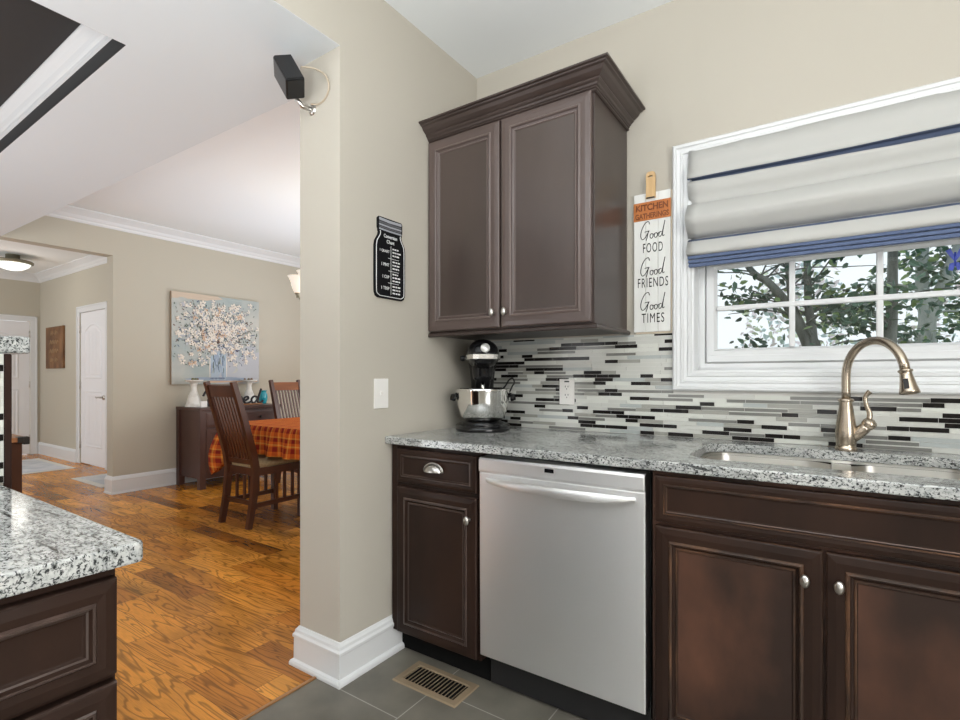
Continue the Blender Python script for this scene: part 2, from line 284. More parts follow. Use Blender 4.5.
# ------------------------------------------------------------------ mesh helpers
class MB:
    def __init__(s, o=(0, 0, 0)):
        s.v = []; s.f = []; s.mi = []; s.sm = []; s.o = Vector(o); s.uv = None; s.M = None
    def add(s, vs, fs, m=0, smooth=False):
        b = len(s.v)
        for p in vs:
            p = Vector(p)
            if s.M is not None: p = s.M @ p
            s.v.append(p - s.o)
        for f in fs:
            s.f.append([b + i for i in f]); s.mi.append(m); s.sm.append(smooth)
    def box(s, a, b, m=0, bev=0.0):
        x0, y0, z0 = [min(p, q) for p, q in zip(a, b)]; x1, y1, z1 = [max(p, q) for p, q in zip(a, b)]
        if bev <= 0:
            V = [(x0, y0, z0), (x1, y0, z0), (x1, y1, z0), (x0, y1, z0), (x0, y0, z1), (x1, y0, z1), (x1, y1, z1), (x0, y1, z1)]
            s.add(V, [(3, 2, 1, 0), (4, 5, 6, 7), (0, 1, 5, 4), (1, 2, 6, 5), (2, 3, 7, 6), (3, 0, 4, 7)], m); return s
        bm = bmesh.new(); bmesh.ops.create_cube(bm, size=1.0)
        for v in bm.verts:
            v.co = Vector(((x0 + x1) / 2 + v.co.x * (x1 - x0), (y0 + y1) / 2 + v.co.y * (y1 - y0), (z0 + z1) / 2 + v.co.z * (z1 - z0)))
        bmesh.ops.bevel(bm, geom=bm.edges[:] + bm.verts[:], offset=bev, segments=2, affect='EDGES', profile=0.5, clamp_overlap=True)
        bm.verts.index_update()
        s.add([v.co.copy() for v in bm.verts], [[v.index for v in f.verts] for f in bm.faces], m); bm.free()
        return s
    def beam(s, p, q, w, d, up=(0, 0, 1), m=0):      # rectangular bar from p to q; w across, d along 'up'
        p, q = Vector(p), Vector(q); t = (q - p).normalized(); u = Vector(up)
        sd = t.cross(u).normalized(); u = sd.cross(t).normalized()
        V = []
        for c in (p, q):
            for a, b in ((-1, -1), (1, -1), (1, 1), (-1, 1)): V.append(c + sd * (a * w / 2) + u * (b * d / 2))
        s.add(V, [(0, 1, 2, 3), (7, 6, 5, 4), (0, 4, 5, 1), (1, 5, 6, 2), (2, 6, 7, 3), (3, 7, 4, 0)], m); return s
    def chain(s, pts, w, d, side, m=0):              # continuous rectangular bar through pts; side = constant width axis
        sd = Vector(side).normalized(); V = []; n = len(pts)
        P = [Vector(p) for p in pts]
        for i, c in enumerate(P):
            t = (P[min(i + 1, n - 1)] - P[max(i - 1, 0)]).normalized(); u = sd.cross(t).normalized()
            ww = w[i] if isinstance(w, (list, tuple)) else w; dd = d[i] if isinstance(d, (list, tuple)) else d
            for a, b in ((-1, -1), (1, -1), (1, 1), (-1, 1)): V.append(c + sd * (a * ww / 2) + u * (b * dd / 2))
        F = [(3, 2, 1, 0), tuple(4 * (n - 1) + k for k in range(4))]
        for i in range(n - 1):
            for k in range(4):
                a = 4 * i + k; b = 4 * i + (k + 1) % 4; F.append((a, b, b + 4, a + 4))
        s.add(V, F, m); return s
    def lathe(s, c, prof, seg=32, m=0, smooth=True, sx=1, sy=1, axis=None, cap=True):
        c = Vector(c); R = Matrix.Identity(3)
        if axis is not None: R = Vector((0, 0, 1)).rotation_difference(Vector(axis)).to_matrix()
        V = []; n = len(prof)
        for r, z in prof:
            for k in range(seg):
                a = 2 * PI * k / seg; V.append(c + R @ Vector((r * sx * math.cos(a), r * sy * math.sin(a), z)))
        F = []
        for i in range(n - 1):
            for k in range(seg):
                a = i * seg + k; b = i * seg + (k + 1) % seg; F.append((a, b, b + seg, a + seg))
        s.add(V, F, m, smooth)
        if cap:
            if prof[0][0] > 1e-5: s.add([V[k] for k in range(seg)], [tuple(reversed(range(seg)))], m)
            if prof[-1][0] > 1e-5: s.add([V[(n - 1) * seg + k] for k in range(seg)], [tuple(range(seg))], m)
        return s
    def tube(s, pts, r, seg=12, m=0, smooth=True, flat=None):
        P = [Vector(p) for p in pts]; n = len(P); V = []; prev = None
        for i in range(n):
            t = (P[min(i + 1, n - 1)] - P[max(i - 1, 0)])
            t = t.normalized() if t.length > 1e-9 else Vector((0, 0, 1))
            if prev is None:
                a = Vector((0, 0, 1)) if abs(t.z) < 0.9 else Vector((1, 0, 0)); u = t.cross(a).normalized()
            else:
                u = (prev - t * prev.dot(t)).normalized()
            prev = u; w = t.cross(u); rr = r[i] if isinstance(r, (list, tuple)) else r
            for k in range(seg):
                a = 2 * PI * k / seg; V.append(P[i] + u * (rr * math.cos(a)) + w * (rr * math.sin(a)))
        F = [tuple(reversed(range(seg))), tuple((n - 1) * seg + k for k in range(seg))]
        for i in range(n - 1):
            for k in range(seg):
                a = i * seg + k; b = i * seg + (k + 1) % seg; F.append((a, b, b + seg, a + seg))
        s.add(V, F, m, smooth); return s
    def prism(s, pts, h, M=None, m=0):               # 2D outline extruded by h along local z, placed by matrix M
        M = M or Matrix.Identity(4); n = len(pts)
        V = [M @ Vector((x, y, 0)) for x, y in pts] + [M @ Vector((x, y, h)) for x, y in pts]
        F = [tuple(reversed(range(n))), tuple(range(n, 2 * n))] + [(i, (i + 1) % n, n + (i + 1) % n, n + i) for i in range(n)]
        s.add(V, F, m); return s
    def rings(s, rings, m=0, smooth=True, cap=True, mlist=None):    # loft of equal-length closed loops
        n = len(rings[0]); V = [p for r in rings for p in r]
        for i in range(len(rings) - 1):
            F = [(i * n + k, i * n + (k + 1) % n, (i + 1) * n + (k + 1) % n, (i + 1) * n + k) for k in range(n)]
            s.addf(V if i == 0 else None, F, mlist[i] if mlist else m, smooth)
        if cap:
            s.add(rings[0], [tuple(reversed(range(n)))], mlist[0] if mlist else m, False); s.add(rings[-1], [tuple(range(n))], mlist[-1] if mlist else m, False)
        return s
    def addf(s, V, F, m, smooth):
        if V is not None:
            s._b = len(s.v); 
            for p in V:
                p = Vector(p)
                if s.M is not None: p = s.M @ p
                s.v.append(p - s.o)
        for f in F: s.f.append([s._b + i for i in f]); s.mi.append(m); s.sm.append(smooth)
    def sweep(s, path, prof, m=0, closed=False, z0=0.0):   # profile (out, z) swept along plan path, offset to the right-hand side
        P = [Vector((p[0], p[1])) for p in path]; n = len(P); k = len(prof)
        def rn(d): return Vector((d.y, -d.x))
        V = []
        for i in range(n):
            if closed or 0 < i < n - 1:
                a = (P[i] - P[i - 1]).normalized(); b = (P[(i + 1) % n] - P[i]).normalized()
                na, nb = rn(a), rn(b); mt = (na + nb); mt = mt / max(1e-6, mt.dot(na))
            elif i == 0: mt = rn((P[1] - P[0]).normalized())
            else: mt = rn((P[-1] - P[-2]).normalized())
            for o, z in prof: V.append((P[i].x + mt.x * o, P[i].y + mt.y * o, z + z0))
        F = []
        rng = range(n) if closed else range(n - 1)
        for i in rng:
            j = (i + 1) % n
            for q in range(k):
                r = (q + 1) % k
                F.append((i * k + q, i * k + r, j * k + r, j * k + q))
        s.add(V, F, m)
        if not closed:
            s.add(V[:k], [tuple(range(k))], m); s.add(V[-k:], [tuple(reversed(range(k)))], m)
        return s
    def frame_loops(s, P0, ux, uz, nn, w, h, loops, fill=True):   # concentric mitred rectangles; loops = (inset, depth, material)
        P0, ux, uz, nn = Vector(P0), Vector(ux), Vector(uz), Vector(nn)
        V = []
        for i, d, _ in loops:
            for a, b in ((i, i), (w - i, i), (w - i, h - i), (i, h - i)): V.append(P0 + ux * a + uz * b + nn * d)
        flip = ux.cross(uz).dot(nn) < 0
        def o(f): return tuple(reversed(f)) if flip else f
        for k in range(len(loops) - 1):
            F = [o((4 * k + q, 4 * k + (q + 1) % 4, 4 * k + 4 + (q + 1) % 4, 4 * k + 4 + q)) for q in range(4)]
            if k == 0: s.addf(V, F, loops[k + 1][2], False)
            else: s.addf(None, F, loops[k + 1][2], False)
        if fill: s.addf(None, [o(tuple(4 * (len(loops) - 1) + q for q in range(4)))], loops[-1][2], False)
        return s
    def quad(s, a, b, c, d, m=0): s.add([a, b, c, d], [(0, 1, 2, 3)], m); return s
    def build(s, name, mats, parent=None, recalc=True):
        if isinstance(mats, str): mats = [mats]
        me = bpy.data.meshes.new(name); me.from_pydata([tuple(p) for p in s.v], [], s.f)
        for mm in mats: me.materials.append(MATS[mm])
        me.polygons.foreach_set('material_index', s.mi); me.polygons.foreach_set('use_smooth', s.sm)
        if s.uv:
            lay = me.uv_layers.new(name='weave')
            for l in me.loops: lay.data[l.index].uv = s.uv[l.vertex_index]
        me.update()
        if recalc:
            bm = bmesh.new(); bm.from_mesh(me); bmesh.ops.recalc_face_normals(bm, faces=bm.faces[:]); bm.to_mesh(me); bm.free()
        o = bpy.data.objects.new(name, me); COL.objects.link(o)
        if parent is not None: o.parent = parent
        elif s.o.length > 0: o.location = s.o
        return o

def thing(name, label, cat, loc=(0, 0, 0), rotz=0.0, group=None):
    o = bpy.data.objects.new(name, None); COL.objects.link(o); o.location = loc; o.rotation_euler = (0, 0, rotz)
    o.empty_display_size = 0.1
    return tag(o, label, cat, group)
def tag(o, label, cat, group=None):
    o['label'] = label; o['category'] = cat
    if group: o['group'] = group
    return o
def struct(o, label=None):
    o['kind'] = 'structure'
    if label: o['label'] = label
    return o
def S(name, mats, *boxes):
    mb = MB()
    for a, b in boxes: mb.box(a, b)
    return struct(mb.build(name, mats))

def catmull(pts, sub=8, closed=False):
    P = [Vector(p) for p in pts]; n = len(P); out = []
    for i in range(n if closed else n - 1):
        p0 = P[(i - 1) % n] if closed or i > 0 else P[i]; p1 = P[i]; p2 = P[(i + 1) % n]
        p3 = P[(i + 2) % n] if closed or i + 2 < n else P[(i + 1) % n]
        for k in range(sub):
            t = k / sub
            out.append(0.5 * ((2 * p1) + (p2 - p0) * t + (2 * p0 - 5 * p1 + 4 * p2 - p3) * t * t + (3 * p1 - p0 - 3 * p2 + p3) * t ** 3))
    if not closed: out.append(P[-1])
    return out
def rrect(x0, y0, x1, y1, r, seg=8):
    pts = []
    for cx, cy, a0 in ((x1 - r, y1 - r, 0), (x0 + r, y1 - r, PI / 2), (x0 + r, y0 + r, PI), (x1 - r, y0 + r, 1.5 * PI)):
        for k in range(seg + 1):
            a = a0 + PI / 2 * k / seg; pts.append((cx + r * math.cos(a), cy + r * math.sin(a)))
    return pts
def plate_with_hole(mb, outer, inner, z0, z1, m=0):
    bm = bmesh.new()
    vo = [bm.verts.new((x, y, z0)) for x, y in outer]; vi = [bm.verts.new((x, y, z0)) for x, y in inner]
    ed = [bm.edges.new((l[i], l[(i + 1) % len(l)])) for l in (vo, vi) for i in range(len(l))]
    bmesh.ops.triangle_fill(bm, edges=ed, use_beauty=True)
    r = bmesh.ops.extrude_face_region(bm, geom=bm.faces[:])
    bmesh.ops.translate(bm, verts=[g for g in r['geom'] if isinstance(g, bmesh.types.BMVert)], vec=(0, 0, z1 - z0))
    bm.verts.index_update()
    mb.add([v.co.copy() for v in bm.verts], [[v.index for v in f.verts] for f in bm.faces], m); bm.free()

def text(name, body, material, M, height, width=None, depth=0.0006, parent=None, bold=0.0, spacing=1.0):
    """lettering as a mesh: centred on M's origin, X right and Y up in M's plane, cap height and overall width in metres"""
    cu = bpy.data.curves.new(name, 'FONT'); cu.body = body; cu.size = 1.0; cu.extrude = 0.0; cu.offset = bold; cu.space_character = spacing
    tmp = bpy.data.objects.new(name + '_tmp', cu); COL.objects.link(tmp)
    dg = bpy.context.evaluated_depsgraph_get(); me = bpy.data.meshes.new_from_object(tmp.evaluated_get(dg))
    bpy.data.objects.remove(tmp); bpy.data.curves.remove(cu)
    xs = [v.co.x for v in me.vertices]; ys = [v.co.y for v in me.vertices]
    cx, cy = (min(xs) + max(xs)) / 2, (min(ys) + max(ys)) / 2
    sy = height / (max(ys) - min(ys)); sx = (width / (max(xs) - min(xs))) if width else sy
    bm = bmesh.new(); bm.from_mesh(me)
    for v in bm.verts: v.co = Vector(((v.co.x - cx) * sx, (v.co.y - cy) * sy, 0))
    r = bmesh.ops.extrude_face_region(bm, geom=bm.faces[:])
    bmesh.ops.translate(bm, verts=[g for g in r['geom'] if isinstance(g, bmesh.types.BMVert)], vec=(0, 0, depth))
    bmesh.ops.recalc_face_normals(bm, faces=bm.faces[:])
    bmesh.ops.transform(bm, matrix=M, verts=bm.verts[:])
    bm.to_mesh(me); bm.free(); me.name = name; me.materials.clear(); me.materials.append(MATS[material])
    o = bpy.data.objects.new(name, me); COL.objects.link(o); o.parent = parent
    return o
RX = Matrix.Rotation(PI / 2, 4, 'X')                      # X right, Y -> world up, normal faces -y
RXZ = Matrix.Rotation(PI / 2, 4, 'Z') @ RX                # X -> +y, Y -> up, normal faces +x
T = Matrix.Translation

# ------------------------------------------------------------------ the setting
HC = 2.735; HS = 2.42; XA = -4.32; D = 0.9155
floor = S('floor', 'oak_floor', ((-12.5, -6.5, -0.05), (-0.105, 3.1, 0.0)))
floor_k = S('floor_kitchen', 'slate_tile', ((-0.105, -6.5, -0.05), (3.6, 0.05, -0.001)))
S('trim_1', 'floor_edge', ((-0.112, -6.5, 0.0), (-0.098, -0.90, 0.004)))
# window wall (y = 0) with its opening
WX0, WX1, WZ0, WZ1 = 1.075, 2.025, 1.18, 2.06
S('wall_back', 'wall_paint', ((0.0, 0, 0), (WX0, 0.14, 2.9)), ((WX1, 0, 0), (3.6, 0.14, 2.9)), ((WX0, 0, 0), (WX1, 0.14, WZ0)), ((WX0, 0, WZ1), (WX1, 0.14, 2.9)))
S('wall_partition', 'wall_paint', ((-0.24, -D, 0), (0, 3.1, 2.9)))
S('wall_header', 'wall_paint', ((-0.06, -6.5, HS + 0.002), (0, -D, 2.9)))
S('wall_right', 'wall_paint', ((3.6, -6.5, 0), (3.7, 0.14, 2.9)))
S('wall_rear', 'wall_paint', ((-12.5, -6.6, 0), (3.7, -6.5, 2.9)))
S('ceiling_kitchen', 'ceiling_white', ((0, -6.5, HC), (3.6, 0, HC + 0.1)))
# dropped living-room ceiling with its tray
TX, TY, TX0, TY0 = -0.655, -1.378, -3.7, -5.6
def slope(mb):          # the dropped ceiling sags a little towards the dining-room wall
    for v in mb.v:
        if v.x < 0 and v.z < 2.7:
            v.z += 0.0116 * v.x
            if v.y > -0.9: v.y += 0.030 * v.x
    return mb
mb = MB()
for a, b in (((-0.06, -6.5, HS), (0.0, -0.9155, HS + 0.0015)), ((TX, -6.5, HS), (-0.06, -0.9155, HS + 0.08)), ((TX, -0.9155, HS), (-0.06, -0.772, HS + 0.08)), ((XA, -6.5, HS), (TX0, -0.772, HS + 0.08)), ((TX0, TY, HS), (TX, -0.772, HS + 0.08)), ((TX0, -6.5, HS), (TX, TY0, HS + 0.08))): mb.box(a, b)
mb.box((XA, -0.80, HS + 0.08), (-0.24, -0.772, HC + 0.02))
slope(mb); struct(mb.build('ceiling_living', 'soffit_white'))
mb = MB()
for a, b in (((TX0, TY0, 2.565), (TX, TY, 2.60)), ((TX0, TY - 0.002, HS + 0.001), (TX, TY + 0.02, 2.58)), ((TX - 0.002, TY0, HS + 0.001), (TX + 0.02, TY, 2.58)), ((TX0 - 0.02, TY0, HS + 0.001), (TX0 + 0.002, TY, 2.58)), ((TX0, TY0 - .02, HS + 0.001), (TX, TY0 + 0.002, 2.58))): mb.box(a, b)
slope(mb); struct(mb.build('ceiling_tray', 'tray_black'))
mb = MB(); mb.sweep([(TX0, TY), (TX, TY), (TX, TY0), (TX0, TY0)], [(0, 2.563), (0.062, 2.563), (0.062, 2.556), (0.054, 2.551), (0.046, 2.542), (0.030, 2.528), (0.022, 2.512), (0.014, 2.504), (0.012, 2.492), (0.0, 2.488)], closed=True)
slope(mb); struct(mb.build('trim_2', 'trim_white'))
# dining room and hall shell
S('ceiling_dining', 'ceiling_white', ((XA, -0.772, HC), (-0.24, 3.1, HC + 0.1)))
S('wall_dining', 'wall_paint_far', ((XA - 0.14, -0.076, 0), (XA, 3.1, 2.9)), ((XA - 0.14, -1.75, 2.365), (XA, -0.076, 2.9)), ((XA - 0.14, -6.5, 0), (XA, -1.75, 2.9)))
S('wall_dining_end', 'wall_paint_far', ((XA, 3.0, 0), (-0.24, 3.1, 2.9)))
XH, YH, HH = -8.36, 0.45, 2.70
S('ceiling_hall', 'ceiling_white', ((XH - 0.1, -6.5, HH), (XA - 0.14, YH, HH + 0.1)))
hx0, hx1 = -6.80, -5.975
S('wall_hall_door', 'wall_paint_far', ((XH - 0.1, YH, 0), (hx0, YH + 0.12, 2.8)), ((hx1, YH, 0), (XA - 0.14, YH + 0.12, 2.8)), ((hx0, YH, 2.03), (hx1, YH + 0.12, 2.8)))
hy1, hy0 = 0.330, -0.52
S('wall_hall_end', 'wall_paint_far', ((XH - 0.12, hy1, 0), (XH, YH, 2.8)), ((XH - 0.12, -6.5, 0), (XH, hy0, 2.8)), ((XH - 0.12, hy0, 2.0), (XH, hy1, 2.8)))

CROWN = [(0, 0), (0.10, 0), (0.10, -0.012), (0.088, -0.020), (0.070, -0.034), (0.045, -0.055), (0.030, -0.078), (0.020, -0.088), (0.016, -0.100), (0.008, -0.112), (0, -0.115)]
mb = MB(); mb.sweep([(XA, -0.79), (XA, 3.0), (-0.24, 3.0), (-0.24, -0.79)], CROWN, z0=HC); struct(mb.build('trim_3', 'trim_white'))
mb = MB(); mb.sweep([(XH, -6.0), (XH, YH), (XA - 0.14, YH)], CROWN, z0=HH); struct(mb.build('trim_4', 'trim_white'))
BASE = [(0, 0), (0.031, 0), (0.031, 0.010), (0.027, 0.019), (0.018, 0.024), (0.017, 0.108), (0.021, 0.112), (0.021, 0.122), (0.015, 0.130), (0.013, 0.140), (0.007, 0.147), (0.004, 0.152), (0, 0.153)]
mb = MB(); mb.sweep([(-0.24, 2.9), (-0.24, -D), (0, -D), (0, -0.590)], BASE); struct(mb.build('baseboard_partition', 'trim_white'))
BASE2 = [(0, 0), (0.022, 0), (0.020, 0.015), (0.016, 0.02), (0.016, 0.130), (0.018, 0.138), (0.012, 0.155), (0.006, 0.168), (0, 0.175)]
mb = MB(); mb.sweep([(XA - 0.14, YH), (XA - 0.14, -0.076), (XA, -0.076), (XA, 3.0), (-0.24, 3.0)], BASE2); struct(mb.build('baseboard_dining', 'trim_white'))
mb = MB(); mb.sweep([(XH, hy1 + 0.09), (XH, YH), (hx0 - 0.1, YH)], BASE2); mb.sweep([(hx1 + 0.1, YH), (XA - 0.15, YH)], BASE2); struct(mb.build('baseboard_hall', 'trim_white'))

# hall doors --------------------------------------------------------
def arch_poly(x0, z0, x1, z1, rise, n=10):
    pts = [(x0, z0), (x1, z0), (x1, z1 - rise)]
    for k in range(1, n):
        t = k / n; pts.append((x1 + (x0 - x1) * t, z1 - rise + rise * math.sin(PI * t)))
    pts.append((x0, z1 - rise)); return pts
def hall_door(name, M, w, h, hinge_left, n):
    d = struct(bpy.data.objects.new(name, None)); COL.objects.link(d); d.matrix_world = M
    mb = MB(); mb.box((0, 0.0, 0.012), (w, 0.036, h)); slab = mb.build('door_slab', 'door_white', d)
    mb = MB()
    for z0, z1, rise in ((0.24, 0.98, 0.0), (1.14, h - 0.16, 0.09)):
        P = arch_poly(0.13, z0, w - 0.13, z1, rise) if rise else [(0.13, z0), (w - 0.13, z0), (w - 0.13, z1), (0.13, z1)]
        cx, cz = w / 2, (z0 + z1) / 2; hw, hh = w / 2 - 0.13, (z1 - z0) / 2
        def ins(i): return [(cx + (x - cx) * (hw - i) / hw, cz + (z - cz) * (hh - i) / hh) for x, z in P]
        rs = [[(x, y, z) for x, z in ins(i)] for i, y in ((0, 0), (0.008, -0.007), (0.016, -0.007), (0.026, 0.010), (0.05, -0.004))]
        mb.rings(rs, smooth=False, cap=False); mb.add(rs[-1], [tuple(range(len(rs[-1])))])
        for k in range(1, 4):
            x = 0.20 + (w - 0.40) * k / 4; mb.box((x - 0.003, -0.0055, z0 + 0.07), (x + 0.003, -0.003, z1 - 0.07 - rise * 0.4))
    mb.build('door_panel', 'door_white', d)
    mb = MB(); c = 0.085
    for a, b in (((-c, -0.02, 0), (-0.004, 0.012, h + 0.004)), ((w + 0.004, -0.02, 0), (w + c, 0.012, h + 0.004)), ((-c, -0.02, h + 0.004), (w + c, 0.012, h + c))): mb.box(a, b, bev=0.004)
    for a, b in (((-c, -0.028, 0), (-c + 0.02, -0.02, h + c)), ((w + c - 0.02, -0.028, 0), (w + c, -0.02, h + c)), ((-c, -0.028, h + c - 0.02), (w + c, -0.02, h + c))): mb.box(a, b, bev=0.003)
    mb.build('door_frame', 'trim_white', d)
    for z in (0.25, 1.05, 1.80):
        x = 0.0 if hinge_left else w
        mb = MB(); mb.box((x - 0.012, -0.008, z - 0.045), (x + 0.014, 0.002, z + 0.045), bev=0.002); mb.tube([(x, -0.012, z - 0.048), (x, -0.012, z + 0.048)], 0.007); mb.build('hinge', 'pewter', d)
    return d
d1 = hall_door('door_1', T((hx0, YH + 0.01, 0)), hx1 - hx0, 2.02, True, 1)
lv = MB(); hw = hx1 - hx0
lv.lathe((hw - 0.07, -0.002, 0.90), [(0.0, 0.012), (0.03, 0.010), (0.032, 0.0)], 20, axis=(0, -1, 0)); lv.tube([(hw - 0.07, -0.01, 0.90), (hw - 0.07, -0.05, 0.90)], 0.010)
lv.tube(catmull([(hw - 0.07, -0.05, 0.90), (hw - 0.11, -0.055, 0.905), (hw - 0.16, -0.05, 0.895), (hw - 0.19, -0.05, 0.905)], 5), 0.009); lv.build('door_handle', 'pewter', d1)
d2 = hall_door('door_2', T((XH - 0.012, hy1, 0)) @ Matrix.Rotation(-PI / 2, 4, 'Z') @ T((-(0), 0, 0)) @ Matrix.Scale(1, 4), hy1 - hy0, 1.985, True, 2)
d2.matrix_world = T((XH - 0.012, hy0, 0)) @ Matrix.Rotation(PI / 2, 4, 'Z')
for o in list(d2.children):
    if o.name.startswith('hinge'): o.location.x = hy1 - hy0

# window ------------------------------------------------------------
win = struct(bpy.data.objects.new('window_1', None)); COL.objects.link(win); win.location = (1.55, 0, 1.1); WO = (1.55, 0, 1.1)
mb = MB(WO)
CAS = [(0.0, 0.0, 0), (0.0, 0.024, 0), (0.006, 0.030, 0), (0.016, 0.030, 0), (0.019, 0.024, 0), (0.030, 0.021, 0), (0.033, 0.025, 0), (0.040, 0.025, 0), (0.043, 0.018, 0), (0.056, 0.015, 0), (0.060, 0.020, 0), (0.070, 0.020, 0), (0.074, 0.012, 0), (0.082, 0.010, 0), (0.084, -0.062, 0)]
mb.frame_loops((1.000, -0.0005, 1.106), (1, 0, 0), (0, 0, 1), (0, -1, 0), 1.10, 1.009, CAS, fill=False)
mb.build('window_casing', 'trim_white', win)
mb = MB(WO)      # jamb frame
mb.frame_loops((1.082, 0.06, 1.188), (1, 0, 0), (0, 0, 1), (0, -1, 0), 0.936, 0.845, [(0, 0.0, 0), (0.012, 0.004, 0), (0.028, 0.004, 0), (0.030, -0.012, 0), (0.040, -0.012, 0), (0.040, -0.06, 0)], fill=False)
mb.box((1.118, 0.050, 1.222), (1.985, 0.115, 1.250), bev=0.003)
mb.build('window_frame', 'trim_white', win)
def sash(z0, z1, y, nrow, name):
    x0, x1 = 1.118, 1.985
    mb = MB(WO); st = 0.036
    mb.frame_loops((x0, y, z0), (1, 0, 0), (0, 0, 1), (0, -1, 0), x1 - x0, z1 - z0, [(0, -0.03, 0), (0, 0.0, 0), (st - 0.010, 0.0, 0), (st, -0.022, 0), (st, -0.03, 0)], fill=False)
    so = mb.build(name, 'trim_white', win)
    mb = MB(WO); gx0, gx1 = x0 + st, x1 - st; gz0, gz1 = z0 + st, z1 - st
    for k in (1, 2):
        x = gx0 + (gx1 - gx0) * k / 3; mb.box((x - 0.010, y + 0.002, gz0), (x + 0.010, y + 0.022, gz1), bev=0.004)
    for k in range(1, nrow):
        z = gz0 + (gz1 - gz0) * k / nrow; mb.box((gx0, y + 0.0005, z - 0.010), (gx1, y + 0.021, z + 0.010), bev=0.004)
    mb.build('muntin', 'trim_white', so)
    mb = MB(WO); mb.box((gx0 - 0.004, y + 0.023, gz0 - 0.004), (gx1 + 0.004, y + 0.027, gz1 + 0.004)); mb.build('window_pane', 'window_glass', so)
sash(1.242, 1.640, 0.055, 2, 'lower_sash')
sash(1.640, 2.000, 0.085, 2, 'upper_sash')

# backsplash: strips of glass and stone ------------------------------
random.seed(7)
mb = MB(); mb.box((0.001, -0.006, 0.914), (2.6, -0.0005, 1.105), 0); mb.box((0.001, -0.006, 1.105), (0.999, -0.0005, 1.345), 0); mb.box((2.101, -0.006, 1.105), (2.6, -0.0005, 1.345), 0)
row = 0.0162; z = 0.9155; hx = [(1.0, 2.1, 1.106)]
r_i = 0
while z < 1.343:
    h = min(row - 0.0014, 1.344 - z); x = 0.002 - random.random() * 0.1
    dark_next = False
    while x < 2.6:
        q = random.random()
        if q < 0.25: L_, m = random.choice((0.055, 0.06, 0.085, 0.10)), 5
        elif q < 0.46: L_, m = random.uniform(0.06, 0.19), 3
        elif q < 0.57: L_, m = random.uniform(0.05, 0.15), 4
        elif q < 0.62: L_, m = random.uniform(0.08, 0.18), 6
        else: L_, m = random.uniform(0.08, 0.2), random.choice((1, 2, 1))
        a, b = max(x, 0.002), min(x + L_ - 0.0014, 2.598)
        if z > 1.09 and b > 0.999 and a < 1.0: b = 0.999
        if z > 1.09 and a < 2.101 and b > 2.1: a = 2.101
        if b - a > 0.006 and not (a > 0.99 and b < 2.102 and z > 1.09):
            hh = h * (0.80 if m in (3,) else 1.0)
            mb.box((a, -0.0072 - random.random() * 0.0008, z), (b, -0.004, z + hh), m)
            if hh < h: mb.box((a, -0.0072, z + hh + 0.0006), (b, -0.004, z + h), 2)
        x += L_
    z += row
bs = struct(mb.build('wall_backsplash', ['grout', 'tile_cream', 'tile_white', 'tile_grey', 'tile_taupe', 'tile_dark', 'tile_blue'], recalc=False))

# ------------------------------------------------------------------ kitchen cabinets
def DL(b, f, p):       # loops for a mitred raised-moulding door front: b bead, f frame, p panel material slots
    return [(0, -0.020, f), (0, -0.005, f), (0.0015, -0.0015, b), (0.005, 0.0, f), (0.022, 0.0022, f), (0.040, 0.001, f), (0.0425, 0.0045, b), (0.0465, 0.0058, b), (0.0495, 0.0035, b), (0.052, -0.003, f), (0.058, -0.0055, f),
            (0.0605, -0.0025, b), (0.0635, -0.0025, b), (0.066, -0.006, f), (0.069, -0.0065, p)]
def drawer_loops(b, f, p, k=1.0):
    return [(0, -0.020, f), (0, -0.005, f), (0.0015, -0.001, b), (0.004, 0.0, f), (0.014 * k, 0.002, f), (0.024 * k, 0.001, f), (0.026 * k, 0.0042, b), (0.029 * k, 0.0042, b), (0.0315 * k, -0.002, f), (0.034 * k, -0.003, b), (0.036 * k, -0.006, f), (0.038 * k, -0.0065, p)]
def knob(parent, o, p, n, long_z=1.0):
    mb = MB(o); n = Vector(n)
    mb.lathe(p, [(0.007, 0), (0.005, 0.004), (0.0045, 0.013)], 16, axis=n)
    c = Vector(p) + n * 0.020
    prof = [(0.0001, -0.008)] + [(math.cos(a) * 0.0115, math.sin(a) * 0.0085) for a in [(-0.9 + 0.3 * i) for i in range(7)]] + [(0.0001, 0.0085)]
    V = []; seg = 18
    t = n.cross(Vector((0, 0, 1))).normalized()
    rings_ = [[c + n * h + t * (r * math.cos(2 * PI * k / seg)) + Vector((0, 0, 1)) * (r * 1.5 * math.sin(2 * PI * k / seg)) for k in range(seg)] for r, h in prof]
    mb.rings(rings_, cap=True)
    return mb.build('knob', 'pewter', parent)

# upper cabinet
UO = (0.40, 0, 1.345)
up = thing('wall_cabinet', 'tall dark brown two-door cabinet hung on the wall above the stand mixer', 'cabinet', UO)
mb = MB(UO); mb.box((0.003, -0.385, 1.352), (0.805, -0.0095, 2.250), bev=0.002); mb.box((0.008, -0.3865, 1.352), (0.80, -0.385, 2.24)); mb.build('cabinet_body', 'espresso_shaded', up)
mb = MB(UO); mb.sweep([(0.003, -0.385), (0.805, -0.385), (0.805, -0.0095)], [(-0.004, 1.345), (0.012, 1.345), (0.015, 1.349), (0.015, 1.358), (0.010, 1.363), (0.003, 1.366), (-0.004, 1.366)]); mb.build('light_rail', 'espresso_shaded', up)
mb = MB(UO)
CRN = [(-0.01, 2.236), (0.006, 2.236), (0.010, 2.240), (0.010, 2.246), (0.006, 2.249), (0.012, 2.253), (0.012, 2.258), (0.017, 2.262), (0.020, 2.270), (0.027, 2.276), (0.030, 2.281), (0.030, 2.285), (0.038, 2.290), (0.050, 2.302), (0.058, 2.316), (0.068, 2.321), (0.070, 2.326), (0.080, 2.329), (0.080, 2.338), (-0.01, 2.338)]
mb.sweep([(0.001, -0.385), (0.805, -0.385), (0.805, -0.0095)], [(o, 2.236 + (z - 2.236) * 0.79) for o, z in CRN])
